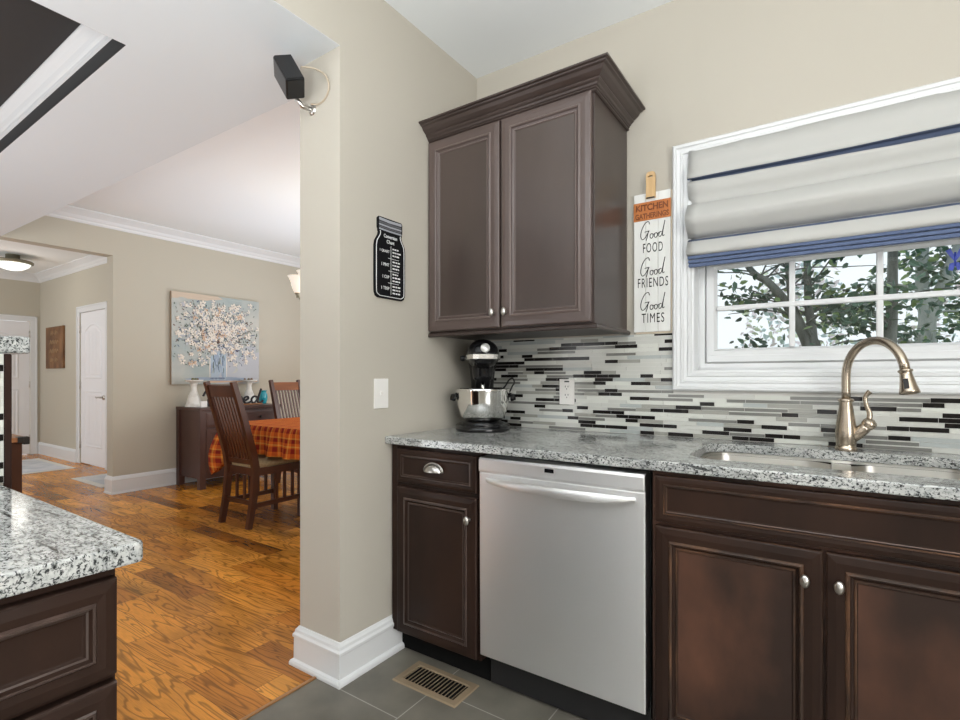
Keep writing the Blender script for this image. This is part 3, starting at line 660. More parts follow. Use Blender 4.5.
mb.box((0.003, -0.38, 2.300), (0.80, -0.0095, 2.312)); mb.build('crown_moulding', 'espresso_shaded', up)
for x0, x1, kx in ((0.008, 0.393, 0.368), (0.403, 0.798, 0.428)):
    mb = MB(UO); mb.frame_loops((x0, -0.407, 1.370), (1, 0, 0), (0, 0, 1), (0, -1, 0), x1 - x0, 0.868, DL(1, 0, 2)); dr = mb.build('cabinet_door', ['espresso_sheen', 'bead_highlight', 'espresso_panel'], up)
    knob(dr, UO, (kx, -0.409, 1.432), (0, -1, 0))

# base cabinet with drawer
BO = (0.24, -0.3, 0)
bc = thing('base_cabinet', 'narrow dark base cabinet with one drawer, between beige wall and dishwasher', 'cabinet', BO)
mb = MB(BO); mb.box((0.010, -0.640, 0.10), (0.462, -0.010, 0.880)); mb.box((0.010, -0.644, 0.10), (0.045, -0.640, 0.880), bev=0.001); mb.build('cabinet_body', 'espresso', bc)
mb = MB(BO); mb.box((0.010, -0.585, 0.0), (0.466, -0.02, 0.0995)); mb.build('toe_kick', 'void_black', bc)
mb = MB(BO); mb.frame_loops((0.052, -0.662, 0.728), (1, 0, 0), (0, 0, 1), (0, -1, 0), 0.400, 0.138, drawer_loops(1, 0, 0)); dw = mb.build('drawer', ['espresso', 'dark_bead'], bc)
# cup pull
mb = MB(BO); cx, cz, hwid = 0.253, 0.800, 0.044
rs = []
for i in range(13):
    a = PI * i / 12; x = cx - hwid * math.cos(a); hgt = math.sin(a)
    rs.append([(x, -0.6675 - 0.026 * hgt * math.sin(b), cz - 0.012 + 0.030 * hgt * math.cos(b) + 0.002) for b in [PI / 2 * j / 6 for j in range(7)]])
V = [p for r in rs for p in r]; mb.add(V, [(i * 7 + j, i * 7 + j + 1, (i + 1) * 7 + j + 1, (i + 1) * 7 + j) for i in range(12) for j in range(6)], 0, True)
mb.tube([(cx - hwid * math.cos(PI * i / 16) * 1.08, -0.668, cz - 0.010 + 0.034 * math.sin(PI * i / 16)) for i in range(17)], 0.003, 8)
mb.build('cup_pull', 'pewter', dw)
mb = MB(BO); mb.frame_loops((0.052, -0.662, 0.108), (1, 0, 0), (0, 0, 1), (0, -1, 0), 0.400, 0.600, DL(1, 0, 0)); bd = mb.build('cabinet_door', ['espresso', 'dark_bead'], bc)
knob(bd, BO, (0.423, -0.664, 0.628), (0, -1, 0))

# sink base
SO = (1.52, -0.3, 0)
sb = thing('sink_cabinet', 'wide worn dark brown two-door cabinet under the sink and window', 'cabinet', SO)
mb = MB(SO); mb.box((1.092, -0.640, 0.10), (1.110, -0.010, 0.880)); mb.box((1.940, -0.640, 0.10), (2.10, -0.010, 0.880)); mb.box((1.11, -0.640, 0.10), (1.94, -0.02, 0.118)); mb.box((1.11, -0.026, 0.118), (1.94, -0.012, 0.88)); mb.box((1.11, -0.640, 0.118), (1.94, -0.622, 0.88)); mb.build('cabinet_body', 'espresso_worn', sb)
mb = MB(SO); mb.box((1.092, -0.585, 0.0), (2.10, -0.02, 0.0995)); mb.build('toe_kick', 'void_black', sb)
mb = MB(SO); mb.frame_loops((1.104, -0.662, 0.730), (1, 0, 0), (0, 0, 1), (0, -1, 0), 0.844, 0.138, drawer_loops(1, 0, 0, 1.0)); mb.build('drawer_front', ['espresso', 'worn_edge'], sb)
for x0, x1, kx in ((1.104, 1.5215, 1.484), (1.5285, 1.948, 1.556)):
    mb = MB(SO); mb.frame_loops((x0, -0.662, 0.108), (1, 0, 0), (0, 0, 1), (0, -1, 0), x1 - x0, 0.610, DL(1, 2, 0)); dr = mb.build('cabinet_door', ['espresso_worn', 'worn_edge', 'espresso'], sb)
    knob(dr, SO, (kx, -0.664, 0.642), (0, -1, 0))

# dishwasher
DO = (0.775, -0.3, 0)
dwm = thing('dishwasher', 'stainless steel dishwasher with bowed handle under the granite counter', 'dishwasher', DO)
mb = MB(DO); mb.box((0.480, -0.610, 0.10), (1.078, -0.03, 0.866)); mb.box((0.480, -0.57, 0.002), (1.078, -0.05, 0.10)); mb.build('tub_body', 'black_plastic', dwm)
mb = MB(DO)
prof = [(-0.612, 0.138), (-0.660, 0.138), (-0.664, 0.142), (-0.666, 0.40), (-0.667, 0.60), (-0.668, 0.808), (-0.6665, 0.8115), (-0.6665, 0.8135), (-0.672, 0.8165), (-0.674, 0.822), (-0.674, 0.858), (-0.668, 0.8665), (-0.655, 0.868), (-0.612, 0.868)]
V = []
for x in (0.4715, 0.4745, 1.0735, 1.0765):
    e = 0.003 if x in (0.4715, 1.0765) else 0.0
    for y, zz in prof: V.append((x, y + (e if y < -0.62 else 0), zz))
n = len(prof); F = [(i * n + k, i * n + (k + 1) % n, (i + 1) * n + (k + 1) % n, (i + 1) * n + k) for i in range(3) for k in range(n)]
mb.add(V, F); mb.add(V[:n], [tuple(range(n))]); mb.add(V[-n:], [tuple(range(n))]); dd = mb.build('door', 'stainless', dwm)
mb = MB(DO); pts = []; ws = []
hx = []
for i in range(25):
    t = -1 + 2 * i / 24; x = 0.776 + 0.272 * t; y = -0.672 - 0.040 * (1 - t * t) ** 0.7; zz = 0.788 - 0.004 * (1 - t * t)
    hx.append([(x, y - 0.008 * math.cos(a) * (0.5 + 0.5 * (1 - t ** 4)), zz + 0.016 * math.sin(a) * (0.45 + 0.55 * (1 - t ** 4))) for a in [2 * PI * k / 14 for k in range(14)]])
mb.rings(hx); mb.build('handle', 'stainless', dd)
mb = MB(DO); mb.box((0.742, -0.6748, 0.840), (0.776, -0.670, 0.853)); mb.build('display', 'black_gloss', dd)
mb = MB(DO); mb.box((0.474, -0.60, 0.866), (1.084, -0.05, 0.880)); mb.build('mounting_strip', 'black_plastic', dwm)
mb = MB(DO); mb.box((0.480, -0.602, 0.012), (1.078, -0.59, 0.136)); mb.build('kick_plate', 'black_plastic', dwm)

# granite worktop with the sink opening
mb = MB(); CUT = rrect(1.165, -0.555, 1.905, -0.135, 0.095, 10)
plate_with_hole(mb, [(0.0005, -0.6785), (2.6, -0.6785), (2.6, -0.0075), (0.0005, -0.0075)], CUT, 0.8835, 0.914)
ct = mb.build('countertop', 'granite'); tag(ct, 'speckled grey granite worktop running along the window wall under the mixer', 'countertop')
bv = ct.modifiers.new('eased_edge', 'BEVEL'); bv.width = 0.004; bv.segments = 2; bv.limit_method = 'ANGLE'; bv.angle_limit = 0.8
# sink
KO = (1.53, -0.345, 0.88)
sk = thing('kitchen_sink', 'undermount double bowl stainless steel sink set in the granite below the window', 'sink', KO)
def bowl(x0, x1, zr):
    mb = MB(KO); y0, y1 = -0.548, -0.142; rs = []
    for i, zz, r in ((0.0, zr, 0.088), (0.004, 0.80, 0.088), (0.010, 0.715, 0.085), (0.022, 0.692, 0.075), (0.045, 0.683, 0.06), (0.12, 0.680, 0.03)):
        rs.append([(x, y, zz) for x, y in rrect(x0 + i, y0 + i, x1 - i, y1 - i, r, 8)])
    mb.rings(rs, cap=False); mb.add(rs[-1], [tuple(range(len(rs[-1])))], 0, True)
    b = mb.build('bowl', 'sink_steel', sk, recalc=False)
    mb = MB(KO); mb.lathe(((x0 + x1) / 2, -0.30, 0.6805), [(0.042, 0.0), (0.040, 0.003), (0.020, 0.001), (0.0001, 0.001)], 24); mb.build('drain', 'chrome', b)
bowl(1.172, 1.553, 0.874); bowl(1.583, 1.898, 0.874)
mb = MB(KO); mb.box((1.540, -0.545, 0.862), (1.596, -0.145, 0.874), bev=0.005)
mb.build('divider', 'sink_steel', sk)
mb = MB(KO); plate_with_hole(mb, rrect(1.145, -0.575, 1.925, -0.115, 0.10, 8), rrect(1.171, -0.549, 1.899, -0.141, 0.088, 8), 0.8745, 0.8825); mb.build('rim', 'sink_steel', sk)

# faucet
FX, FY = 1.583, -0.100; FO = (FX, FY, 0.914)
fc = thing('faucet', 'brushed bronze gooseneck kitchen faucet standing behind the sink', 'faucet', FO)
mb = MB(); mb.lathe((0, 0, 0), [(0.031, 0), (0.032, 0.004), (0.031, 0.012), (0.028, 0.016), (0.0285, 0.022), (0.031, 0.045), (0.0305, 0.07), (0.026, 0.105), (0.0205, 0.140), (0.0185, 0.158), (0.0185, 0.166)], 32); mb.build('body', 'bronze_nickel', fc)
mb = MB(); mb.lathe((0, 0, 0.164), [(0.0215, 0), (0.023, 0.003), (0.023, 0.007), (0.0205, 0.010)], 32); mb.build('collar', 'bronze_nickel', fc)
sd = Vector((0.66, -0.75, 0)).normalized()
Rr = 0.106
pts = [Vector((0, 0, 0.168)), Vector((0, 0, 0.20)), Vector((0, 0, 0.235))]
zc = 0.252
for k in range(0, 17):
    a = PI - (PI * 0.96) * k / 16; pts.append(sd * (Rr + Rr * math.cos(a)) + Vector((0, 0, zc + Rr * 1.05 * math.sin(a))))
mb = MB(); mb.tube(pts, 0.0130, 20); mb.build('spout', 'bronze_nickel', fc)
tip = pts[-1]; tdir = (pts[-1] - pts[-2]).normalized()
mb = MB(); mb.lathe(tip - tdir * 0.004, [(0.0145, 0), (0.0185, 0.002), (0.0185, 0.006), (0.0150, 0.009), (0.0155, 0.016), (0.0175, 0.030), (0.0210, 0.050), (0.0245, 0.066), (0.0250, 0.072), (0.021, 0.073), (0.019, 0.068)], 28, axis=tdir); sh = mb.build('spray_head', 'bronze_nickel', fc)
mb = MB(); q = tip + tdir * 0.042; rt = sd.cross(Vector((0, 0, 1))); outn = (sd * 0.3 + Vector((0, 0, 0.1)) + rt * 0.5).normalized()
outn = (outn - tdir * outn.dot(tdir)).normalized()
mb.beam(q + outn * 0.0195 - tdir * 0.016, q + outn * 0.0225 + tdir * 0.014, 0.012, 0.004, up=outn); mb.build('spray_button', 'black_metal', sh)
hd = Vector((0.80, -0.10, 0)).normalized()
mb = MB(); mb.tube([hd * 0.012 + Vector((0, 0, 0.040)), hd * 0.034 + Vector((0, 0, 0.060)), hd * 0.050 + Vector((0, 0, 0.078)), hd * 0.058 + Vector((0, 0, 0.088))], [0.018, 0.0185, 0.018, 0.0165], 20); va = mb.build('valve_arm', 'bronze_nickel', fc)
mb = MB(); c0 = hd * 0.062 + Vector((0, 0, 0.092)); mb.lathe(c0, [(0.0001, -0.02), (0.014, -0.016), (0.020, -0.008), (0.0215, 0.0), (0.020, 0.008), (0.014, 0.016), (0.0001, 0.02)], 20, axis=hd + Vector((0, 0, 1)))
lp = catmull([c0 + Vector((0, 0, 0.012)), c0 + Vector((0, 0, 0.035)) + hd * 0.002, c0 + Vector((0, 0, 0.060)) - hd * 0.006, c0 + Vector((0, 0, 0.085)) - hd * 0.010, c0 + Vector((0, 0, 0.100)) - hd * 0.004, c0 + Vector((0, 0, 0.108)) + hd * 0.003], 5)
mb.tube(lp, [0.009 - 0.0025 * math.sin(PI * i / len(lp)) for i in range(len(lp))], 14); mb.build('lever', 'bronze_nickel', fc)

# ------------------------------------------------------------------ stand mixer
MXO = (0.178, -0.208, 0.914)
mx = thing('stand_mixer', 'black stand mixer with shiny steel bowl in the worktop corner', 'mixer', MXO, 0.607)
def sup(cx, cy, ax, ay, z, p=2.4, n=28):
    out = []
    for k in range(n):
        a = 2 * PI * k / n; c, s_ = math.cos(a), math.sin(a)
        out.append((cx + ax * abs(c) ** (2 / p) * (1 if c >= 0 else -1), cy + ay * abs(s_) ** (2 / p) * (1 if s_ >= 0 else -1), z))
    return out
mb = MB(); mb.rings([sup(0, 0.0, 0.128, 0.172, 0.0), sup(0, 0, 0.130, 0.174, 0.010), sup(0, 0, 0.128, 0.171, 0.022), sup(0, 0.005, 0.112, 0.155, 0.030), sup(0, 0.01, 0.100, 0.14, 0.033)])
mb.lathe((0, -0.055, 0.030), [(0.095, 0), (0.094, 0.010), (0.085, 0.014), (0.0001, 0.014)], 32); mb.build('base', 'black_gloss', mx)
mb = MB(); mb.rings([sup(0, 0.105, 0.075, 0.055, 0.025), sup(0, 0.105, 0.062, 0.050, 0.06), sup(0, 0.105, 0.056, 0.048, 0.14), sup(0, 0.10, 0.056, 0.050, 0.22), sup(0, 0.09, 0.062, 0.06, 0.28), sup(0, 0.07, 0.070, 0.075, 0.315)]); mb.build('column', 'black_gloss', mx)
mb = MB()
hr = []
for y, w, zt, zb_ in ((-0.178, 0.012, 0.365, 0.335), (-0.172, 0.045, 0.385, 0.315), (-0.155, 0.064, 0.402, 0.298), (-0.12, 0.076, 0.416, 0.286), (-0.06, 0.083, 0.423, 0.280), (0.0, 0.083, 0.422, 0.282), (0.07, 0.080, 0.415, 0.290), (0.13, 0.072, 0.402, 0.300), (0.165, 0.055, 0.385, 0.315), (0.18, 0.02, 0.365, 0.335)):
    zc_ = (zt + zb_) / 2; hr.append([(0.93 * w * math.cos(2 * PI * k / 28) , y, zc_ + (zt - zb_) / 2 * math.sin(2 * PI * k / 28)) for k in range(28)])
mb.rings(hr); hdm = mb.build('motor_head', 'black_gloss', mx)
mb = MB(); bdz = 0.338
loop = []
for y, w in ((0.165, 0.052), (0.13, 0.071), (0.07, 0.081), (0.0, 0.0845), (-0.06, 0.0845), (-0.12, 0.0775), (-0.155, 0.0655), (-0.172, 0.048), (-0.181, 0.02)): loop.append((w * 0.93, y))
band = loop + [(-w, y) for w, y in reversed(loop)]
bo = [(w * 1.02, y * 1.01 if y < 0 else y) for w, y in band]
mb.rings([[(x, y, bdz - 0.010) for x, y in bo], [(x, y, bdz + 0.010) for x, y in bo]], smooth=False); mb.build('trim_band', 'band_silver', hdm)
mb = MB(); mb.lathe((0.008, -0.166, 0.374), [(0.0205, 0), (0.0205, 0.010), (0.018, 0.013), (0.0001, 0.014)], 28, axis=(0.05, -1, 0.25)); mb.build('hub_cap', 'badge', hdm)
mb = MB(); mb.lathe((0, -0.055, 0.228), [(0.030, 0), (0.044, 0.010), (0.048, 0.03), (0.052, 0.065)], 28); mb.build('planetary_hub', 'black_gloss', mx)
mb = MB(); mb.tube([(0, -0.055, 0.23), (0, -0.055, 0.16)], 0.008); mb.build('beater_shaft', 'chrome', mx)
mb = MB(); mb.lathe((-0.086, -0.02, 0.335), [(0.012, 0), (0.014, 0.012), (0.010, 0.02), (0.0001, 0.021)], 16, axis=(-1, 0, 0)); mb.build('speed_knob', 'black_plastic', mx)
mb = MB(); mb.lathe((0, -0.055, 0.044), [(0.060, 0.0), (0.082, 0.004), (0.100, 0.022), (0.113, 0.055), (0.120, 0.095), (0.123, 0.140), (0.126, 0.150), (0.1235, 0.151), (0.119, 0.140), (0.115, 0.095), (0.108, 0.055), (0.095, 0.026), (0.078, 0.01), (0.0001, 0.009)], 48); mb.build('mixing_bowl', 'chrome', mx)
mb = MB()
for s_ in (-1, 1):
    mb.chain([(s_ * 0.060, 0.09, 0.165), (s_ * 0.115, 0.05, 0.165), (s_ * 0.137, -0.02, 0.160), (s_ * 0.137, -0.075, 0.158)], 0.022, 0.014, (0, 0, 1))
    mb.lathe((s_ * 0.126, -0.055, 0.150), [(0.014, 0), (0.016, 0.008), (0.014, 0.024), (0.0001, 0.026)], 18, axis=(s_, 0, 0.2))
mb.build('bowl_arms', 'black_gloss', mx)
mb = MB(); mb.tube(catmull([(0.06, 0.12, 0.15), (0.11, 0.10, 0.20), (0.130, 0.09, 0.232), (0.148, 0.08, 0.240), (0.156, 0.08, 0.220), (0.145, 0.085, 0.20), (0.125, 0.10, 0.15), (0.11, 0.12, 0.08), (0.11, 0.14, 0.04)], 6), 0.004, 8); mb.build('power_cord', 'black_plastic', mx)

# ------------------------------------------------------------------ things on the kitchen walls
# light switch
mb = MB((0, -0.702, 1.09)); sw = tag(None or thing('light_switch', 'white rocker light switch on the beige wall beside the counter', 'light switch', (0, -0.702, 1.09)), 'white light switch plate on the beige wall left of the counter', 'light switch')
mb.box((0.0003, -0.742, 1.032), (0.006, -0.662, 1.155), bev=0.002); mb.build('wall_plate', 'white_plastic', sw)
mb = MB((0, -0.702, 1.09)); mb.box((0.0055, -0.709, 1.080), (0.0075, -0.695, 1.106)); mb.box((0.0065, -0.706, 1.090), (0.014, -0.698, 1.102), bev=0.001); mb.build('toggle', 'white_plastic', sw)
# outlet
OO = (0.520, -0.008, 1.092)
ol = thing('wall_outlet', 'white duplex power outlet set in the mosaic backsplash', 'outlet', OO)
mb = MB(OO); mb.box((0.483, -0.0135, 1.032), (0.559, -0.0082, 1.152), bev=0.002); mb.build('wall_plate', 'white_plastic', ol)
for zc_ in (1.073, 1.112):
    mb = MB(OO); mb.prism([(0.017 * math.cos(a) * 1.0, max(-0.0135, min(0.0135, 0.017 * math.sin(a)))) for a in [2 * PI * k / 24 for k in range(24)]], 0.002, T((0.521, -0.0130, zc_)) @ RX, 0); so = mb.build('socket', 'white_plastic', ol)
    mb = MB(OO)
    for dx in (-0.007, 0.007): mb.box((0.521 + dx - 0.0015, -0.0154, zc_ + 0.001), (0.521 + dx + 0.0015, -0.0149, zc_ + 0.009))
    mb.box((0.519, -0.0154, zc_ - 0.009), (0.523, -0.0149, zc_ - 0.004)); mb.build('slot', 'slot_dark', so)
mb = MB(OO); mb.box((0.509, -0.0142, 1.137), (0.533, -0.0134, 1.143)); mb.build('test_button', 'slot_dark', ol)

# kitchen sign (boards with lettering)
GO = (0.913, -0.002, 1.65)
sg = thing('kitchen_sign', 'tall white plank sign reading Good Food Good Friends Good Times', 'sign', GO)
mb = MB(GO); mb.box((0.842, -0.008, 1.347), (0.996, -0.0005, 1.945), bev=0.001); mb.build('backing_board', 'sign_backing', sg)
for k in range(3):
    x0 = 0.838 + k * 0.0510; mb = MB(GO); mb.box((x0, -0.016, 1.354), (x0 + 0.0500, -0.0082, 1.946), bev=0.0015); mb.build('plank', 'sign_white', sg)
mb = MB(GO); mb.box((0.837, -0.0185, 1.830), (0.992, -0.0162, 1.908)); bandp = mb.build('orange_band', 'sign_orange', sg)
text('lettering', 'KITCHEN', 'sign_orange_dark', T(Vector((0.9145, -0.0186, 1.885)) - Vector(GO)) @ RX, 0.028, 0.134, parent=bandp, bold=0.03)
text('lettering', 'GATHERINGS', 'sign_orange_dark', T(Vector((0.9145, -0.0186, 1.849)) - Vector(GO)) @ RX, 0.024, 0.140, parent=bandp, bold=0.03)
# hanging handle
mb = MB(GO); mb.M = T((0.911, -0.016, 1.920)) @ RX
out = [(-0.020, 0.0), (0.020, 0.0), (0.0185, 0.06), (0.0195, 0.095), (0.016, 0.108), (0.008, 0.112), (-0.008, 0.112), (-0.016, 0.108), (-0.0195, 0.095), (-0.0185, 0.06)]
slot = [(0.010 * math.cos(a), 0.092 + 0.0045 * math.sin(a)) for a in [2 * PI * k / 14 for k in range(14)]]
plate_with_hole(mb, out, slot, 0.0, 0.010); mb.M = None
hb = mb.build('hanging_handle', 'handle_wood', sg)
mb = MB(GO); mb.box((0.894, -0.0275, 1.918), (0.928, -0.0265, 1.924)); mb.build('clip', 'black_metal', hb)
GOOD = [[(0.40, 0.86), (0.36, 1.02), (0.22, 0.95), (0.08, 0.62), (0.03, 0.25), (0.10, 0.03), (0.22, 0.12), (0.33, 0.36), (0.37, 0.46), (0.33, 0.30), (0.30, 0.10), (0.26, -0.06)], [(0.20, 0.44), (0.30, 0.47), (0.40, 0.48)],
        [(0.50, 0.30), (0.44, 0.26), (0.43, 0.10), (0.49, 0.04), (0.55, 0.14), (0.54, 0.27), (0.50, 0.30), (0.56, 0.25), (0.62, 0.28)],
        [(0.68, 0.32), (0.62, 0.27), (0.61, 0.11), (0.67, 0.05), (0.73, 0.16), (0.72, 0.28), (0.68, 0.32), (0.74, 0.27), (0.79, 0.30)],
        [(0.90, 0.34), (0.82, 0.32), (0.79, 0.14), (0.84, 0.07), (0.91, 0.20), (0.98, 0.58), (1.04, 0.96), (0.98, 0.55), (0.94, 0.20), (0.96, 0.09), (1.02, 0.14)]]
def script(mbx, strokes, org, w, h, rad, ax=(1, 0, 0), rad2=None):
    ax = Vector(ax)
    for st in strokes:
        P = catmull([Vector((x, y, 0)) for x, y in st], 6); mbx.tube([Vector(org) + ax * (p.x * w) + Vector((0, 0, p.y * h)) for p in P], rad, 6)
for z0, z1, word, wz, ww in ((1.728, 1.822, 'FOOD', 1.712, 0.082), (1.572, 1.668, 'FRIENDS', 1.564, 0.126), (1.425, 1.520, 'TIMES', 1.413, 0.094)):
    mb = MB(GO); script(mb, GOOD, (0.864, -0.0168, z0 + 0.020), 0.100, z1 - z0 - 0.020, 0.0016); mb.build('script_lettering', 'chalk_black', sg)
    text('lettering', word, 'chalk_black', T(Vector((0.918, -0.0161, wz)) - Vector(GO)) @ RX, 0.040, ww, parent=sg, bold=0.0, spacing=1.22)

# mason-jar conversion chart on the beige wall
JO = (0.002, -0.655, 1.65)
jr = thing('jar_sign', 'black mason-jar shaped kitchen conversion chart hanging on the beige wall', 'sign', JO)
def jar_outline(k):
    h = [(0.070, -0.166), (0.082, -0.160), (0.089, -0.145), (0.090, -0.12), (0.090, 0.045), (0.086, 0.066), (0.074, 0.084), (0.068, 0.094), (0.066, 0.104), (0.069, 0.110), (0.069, 0.118), (0.072, 0.122), (0.072, 0.160), (0.066, 0.168)]
    P = h + [(-x, y) for x, y in reversed(h)]
    return [(x - math.copysign(k, x), y - (k if y > 0.15 else -k if y < -0.15 else 0)) for x, y in P]
JM = T(Vector((0.002, -0.655, 1.655)) - Vector(JO)) @ RXZ @ Matrix.Rotation(0.0, 4, 'Z')
mb = MB(); mb.prism(jar_outline(0), 0.009, JM); mb.build('board', 'chalk_black', jr)
mb = MB(); P = jar_outline(0.008); P = [p for p in P if p[1] < 0.112]
left = [p for p in P if p[0] > 0][::-1]
seq = [p for p in P if p[0] > 0][::-1] + [p for p in P if p[0] < 0][::-1]
mb.tube([JM @ Vector((x, y, 0.0095)) for x, y in seq], 0.0016, 6); mb.build('outline', 'chalk_white', jr)
for i, (yy, hh, mm) in enumerate(((0.159, 0.010, 'lid_grey'), (0.146, 0.007, 'lid_dark'), (0.136, 0.006, 'lid_grey'), (0.127, 0.005, 'lid_dark'), (0.118, 0.006, 'lid_grey'))):
    mb = MB(); mb.prism([(-0.066, yy - hh * 0.6), (0.0, yy - hh * 0.85), (0.066, yy - hh * 0.6), (0.066, yy + hh * 0.5), (0.0, yy + hh * 0.3), (-0.066, yy + hh * 0.5)], 0.0008, JM @ T((0, 0, 0.009))); mb.build('lid_ring', mm, jr)
for body, x, y, h, w in (('Conversion', 0.0, 0.094, 0.015, 0.078), ('Chart', 0.0, 0.072, 0.015, 0.045), ('1 QUART', -0.034, 0.030, 0.013, 0.055), ('1 PINT', -0.030, -0.025, 0.013, 0.044), ('1 CUP', -0.027, -0.075, 0.013, 0.038), ('1 TBSP', -0.030, -0.123, 0.013, 0.046)):
    text('lettering', body, 'chalk_white', JM @ T((x, y, 0.0091)), h, w, parent=jr, bold=0.012)
mb = MB(); mb.prism([(0.0015, -0.148), (0.0032, -0.148), (0.0032, 0.056), (0.0015, 0.056)], 0.0006, JM @ T((0, 0, 0.009)))
for y in (0.003, -0.050, -0.100): mb.prism([(-0.014, y), (0.050, y), (0.050, y + 0.0016), (-0.014, y + 0.0016)], 0.0006, JM @ T((0, 0, 0.009)))
random.seed(3)
for yb in (0.046, -0.008, -0.060, -0.112):
    for j in range(3):
        x = 0.012
        while x < 0.058:
            l = random.uniform(0.005, 0.016)
            if x + l > 0.063: break
            mb.prism([(x, yb - j * 0.014 - 0.003), (x + l, yb - j * 0.014 - 0.003), (x + l, yb - j * 0.014 + 0.003), (x, yb - j * 0.014 + 0.003)], 0.0006, JM @ T((0, 0, 0.009))); x += l + 0.004
mb.build('scale_marks', 'chalk_white', jr)

# loudspeaker under the living-room ceiling
PO = (-0.172, -1.015, 2.308)
sp = thing('wall_speaker', 'small black loudspeaker on a bracket near the ceiling, at the pillar top', 'speaker', PO)
RS = Matrix.Rotation(math.radians(20), 4, Vector((1.72, -1.21, 0)).normalized()) @ Matrix.Rotation(math.radians(62), 4, 'Z') @ Matrix.Rotation(math.radians(-24), 4, 'X')
mb = MB(); mb.M = RS; mb.box((-0.036, -0.043, -0.066), (0.036, 0.043, 0.066), bev=0.006); mb.build('speaker_box', 'black_gloss', sp)
mb = MB(); mb.M = RS; mb.box((-0.032, -0.0465, -0.062), (0.032, -0.0425, 0.062), bev=0.003); mb.build('grille', 'black_plastic', sp)
mb = MB(); mb.tube([RS @ Vector((0, 0.045, -0.03)), (0.0, 0.06, -0.085), (0.01, 0.0985, -0.085)], 0.008, 12); mb.lathe((0.01, 0.0990, -0.085), [(0.022, -0.004), (0.022, 0.0), (0.012, 0.006)], 18, axis=(0, -1, 0)); mb.build('bracket', 'pewter', sp)
mb = MB(); mb.tube(catmull([(0.03, 0.03, 0.045), (0.07, 0.06, 0.04), (0.105, 0.085, 0.015), (0.115, 0.094, -0.03), (0.09, 0.096, -0.065), (0.05, 0.096, -0.075), (0.02, 0.085, -0.07)], 6), 0.0035, 8); mb.build('cable', 'wire_tan', sp)

# floor register
VO = (0.30, -0.712, 0)
vr = thing('floor_register', 'brass heating register set in the grey tile floor by the baseboard', 'vent', VO, math.radians(0.0))
mb = MB(VO); mb.frame_loops((0.150, -0.790, 0.0), (1, 0, 0), (0, 1, 0), (0, 0, 1), 0.300, 0.156, [(0, 0.0, 0), (0.003, 0.005, 0), (0.026, 0.006, 0), (0.030, 0.001, 0)], fill=False); mb.build('frame', 'brass_register', vr)
mb = MB(VO); mb.box((0.178, -0.762, 0.0002), (0.422, -0.662, 0.0012)); mb.build('duct_opening', 'void_black', vr)
for k in range(15):
    x = 0.186 + k * 0.0163; mb = MB(VO); mb.beam((x, -0.761, 0.0035), (x, -0.663, 0.0035), 0.0018, 0.004, up=(0.3, 0, 1)); mb.build('louver', 'brass_register', vr)

# roman shade
RO = (1.55, -0.02, 2.06)
rsd = thing('roman_shade', 'cream fabric roman shade half lowered over the kitchen window', 'window shade', RO)
def shade_strip(prof, name, mm, sag=0.0, dark=(), drop={}):
    mb = MB(RO); nx = 24; V = []
    for i in range(nx + 1):
        t = i / nx; x = 1.064 + (2.036 - 1.064) * t
        for j, (y, zz) in enumerate(prof):
            wv = 0.0022 * math.sin(9.0 * t + j * 0.8) + 0.0015 * math.sin(23 * t + j * 1.9)
            V.append((x, y + wv, zz - sag * math.sin(PI * t) - drop.get(j, 0.0) * t))
    n = len(prof); F = [(i * n + j, i * n + j + 1, (i + 1) * n + j + 1, (i + 1) * n + j) for i in range(nx) for j in range(n - 1)]
    mb.add(V, F, 0, True); mb.mi = [1 if (i % (n - 1)) in dark else 0 for i in range(len(F))]; o = mb.build(name, mm, rsd)
    so = o.modifiers.new('thick', 'SOLIDIFY'); so.thickness = 0.002
    return o
mb = MB(RO); mb.box((1.064, -0.024, 2.040), (2.036, 0.02, 2.062), bev=0.002); mb.build('head_rail', 'shade_fabric', rsd)
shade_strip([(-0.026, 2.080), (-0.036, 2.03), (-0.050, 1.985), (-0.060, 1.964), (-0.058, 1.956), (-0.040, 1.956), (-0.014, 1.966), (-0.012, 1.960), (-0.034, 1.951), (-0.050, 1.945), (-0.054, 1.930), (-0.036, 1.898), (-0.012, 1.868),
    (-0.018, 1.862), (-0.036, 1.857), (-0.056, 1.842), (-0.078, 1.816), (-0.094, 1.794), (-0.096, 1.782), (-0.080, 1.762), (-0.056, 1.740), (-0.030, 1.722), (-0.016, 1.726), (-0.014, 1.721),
    (-0.030, 1.716), (-0.046, 1.706), (-0.062, 1.684), (-0.072, 1.662), (-0.068, 1.650), (-0.046, 1.646), (-0.030, 1.650)], 'shade_cloth', ['shade_fabric', 'fold_shadow'], 0.004, dark=(4, 5, 6, 7, 23, 24), drop={7: 0.022, 8: 0.020, 9: 0.016, 10: 0.009, 11: 0.003})
mb = MB(RO)
for y, zz in ((-0.052, 1.640), (-0.044, 1.625), (-0.036, 1.611)): mb.box((1.066, y - 0.006, zz - 0.007), (2.034, y + 0.012, zz + 0.006), bev=0.003)
mb.build('hem_bar', 'shade_blue', rsd)

# blue ornament at the pane's edge
mb = MB((1.875, 0.045, 1.55)); 
for s_ in (-1, 1):
    mb.prism([(0, -0.005), (s_ * 0.014, 0.016), (s_ * 0.024, 0.034), (s_ * 0.012, 0.040), (0, 0.012)], 0.004, T((1.878, 0.046, 1.545)) @ RX); mb.prism([(0, -0.006), (s_ * 0.014, -0.010), (s_ * 0.017, -0.030), (s_ * 0.006, -0.034), (0, -0.014)], 0.004, T((1.878, 0.046, 1.545)) @ RX)
mb.tube([(1.878, 0.043, 1.525), (1.878, 0.043, 1.572)], 0.003, 8)
tag(mb.build('suncatcher', 'blue_ornament'), 'small deep blue ornament on the window pane at the right edge', 'ornament')

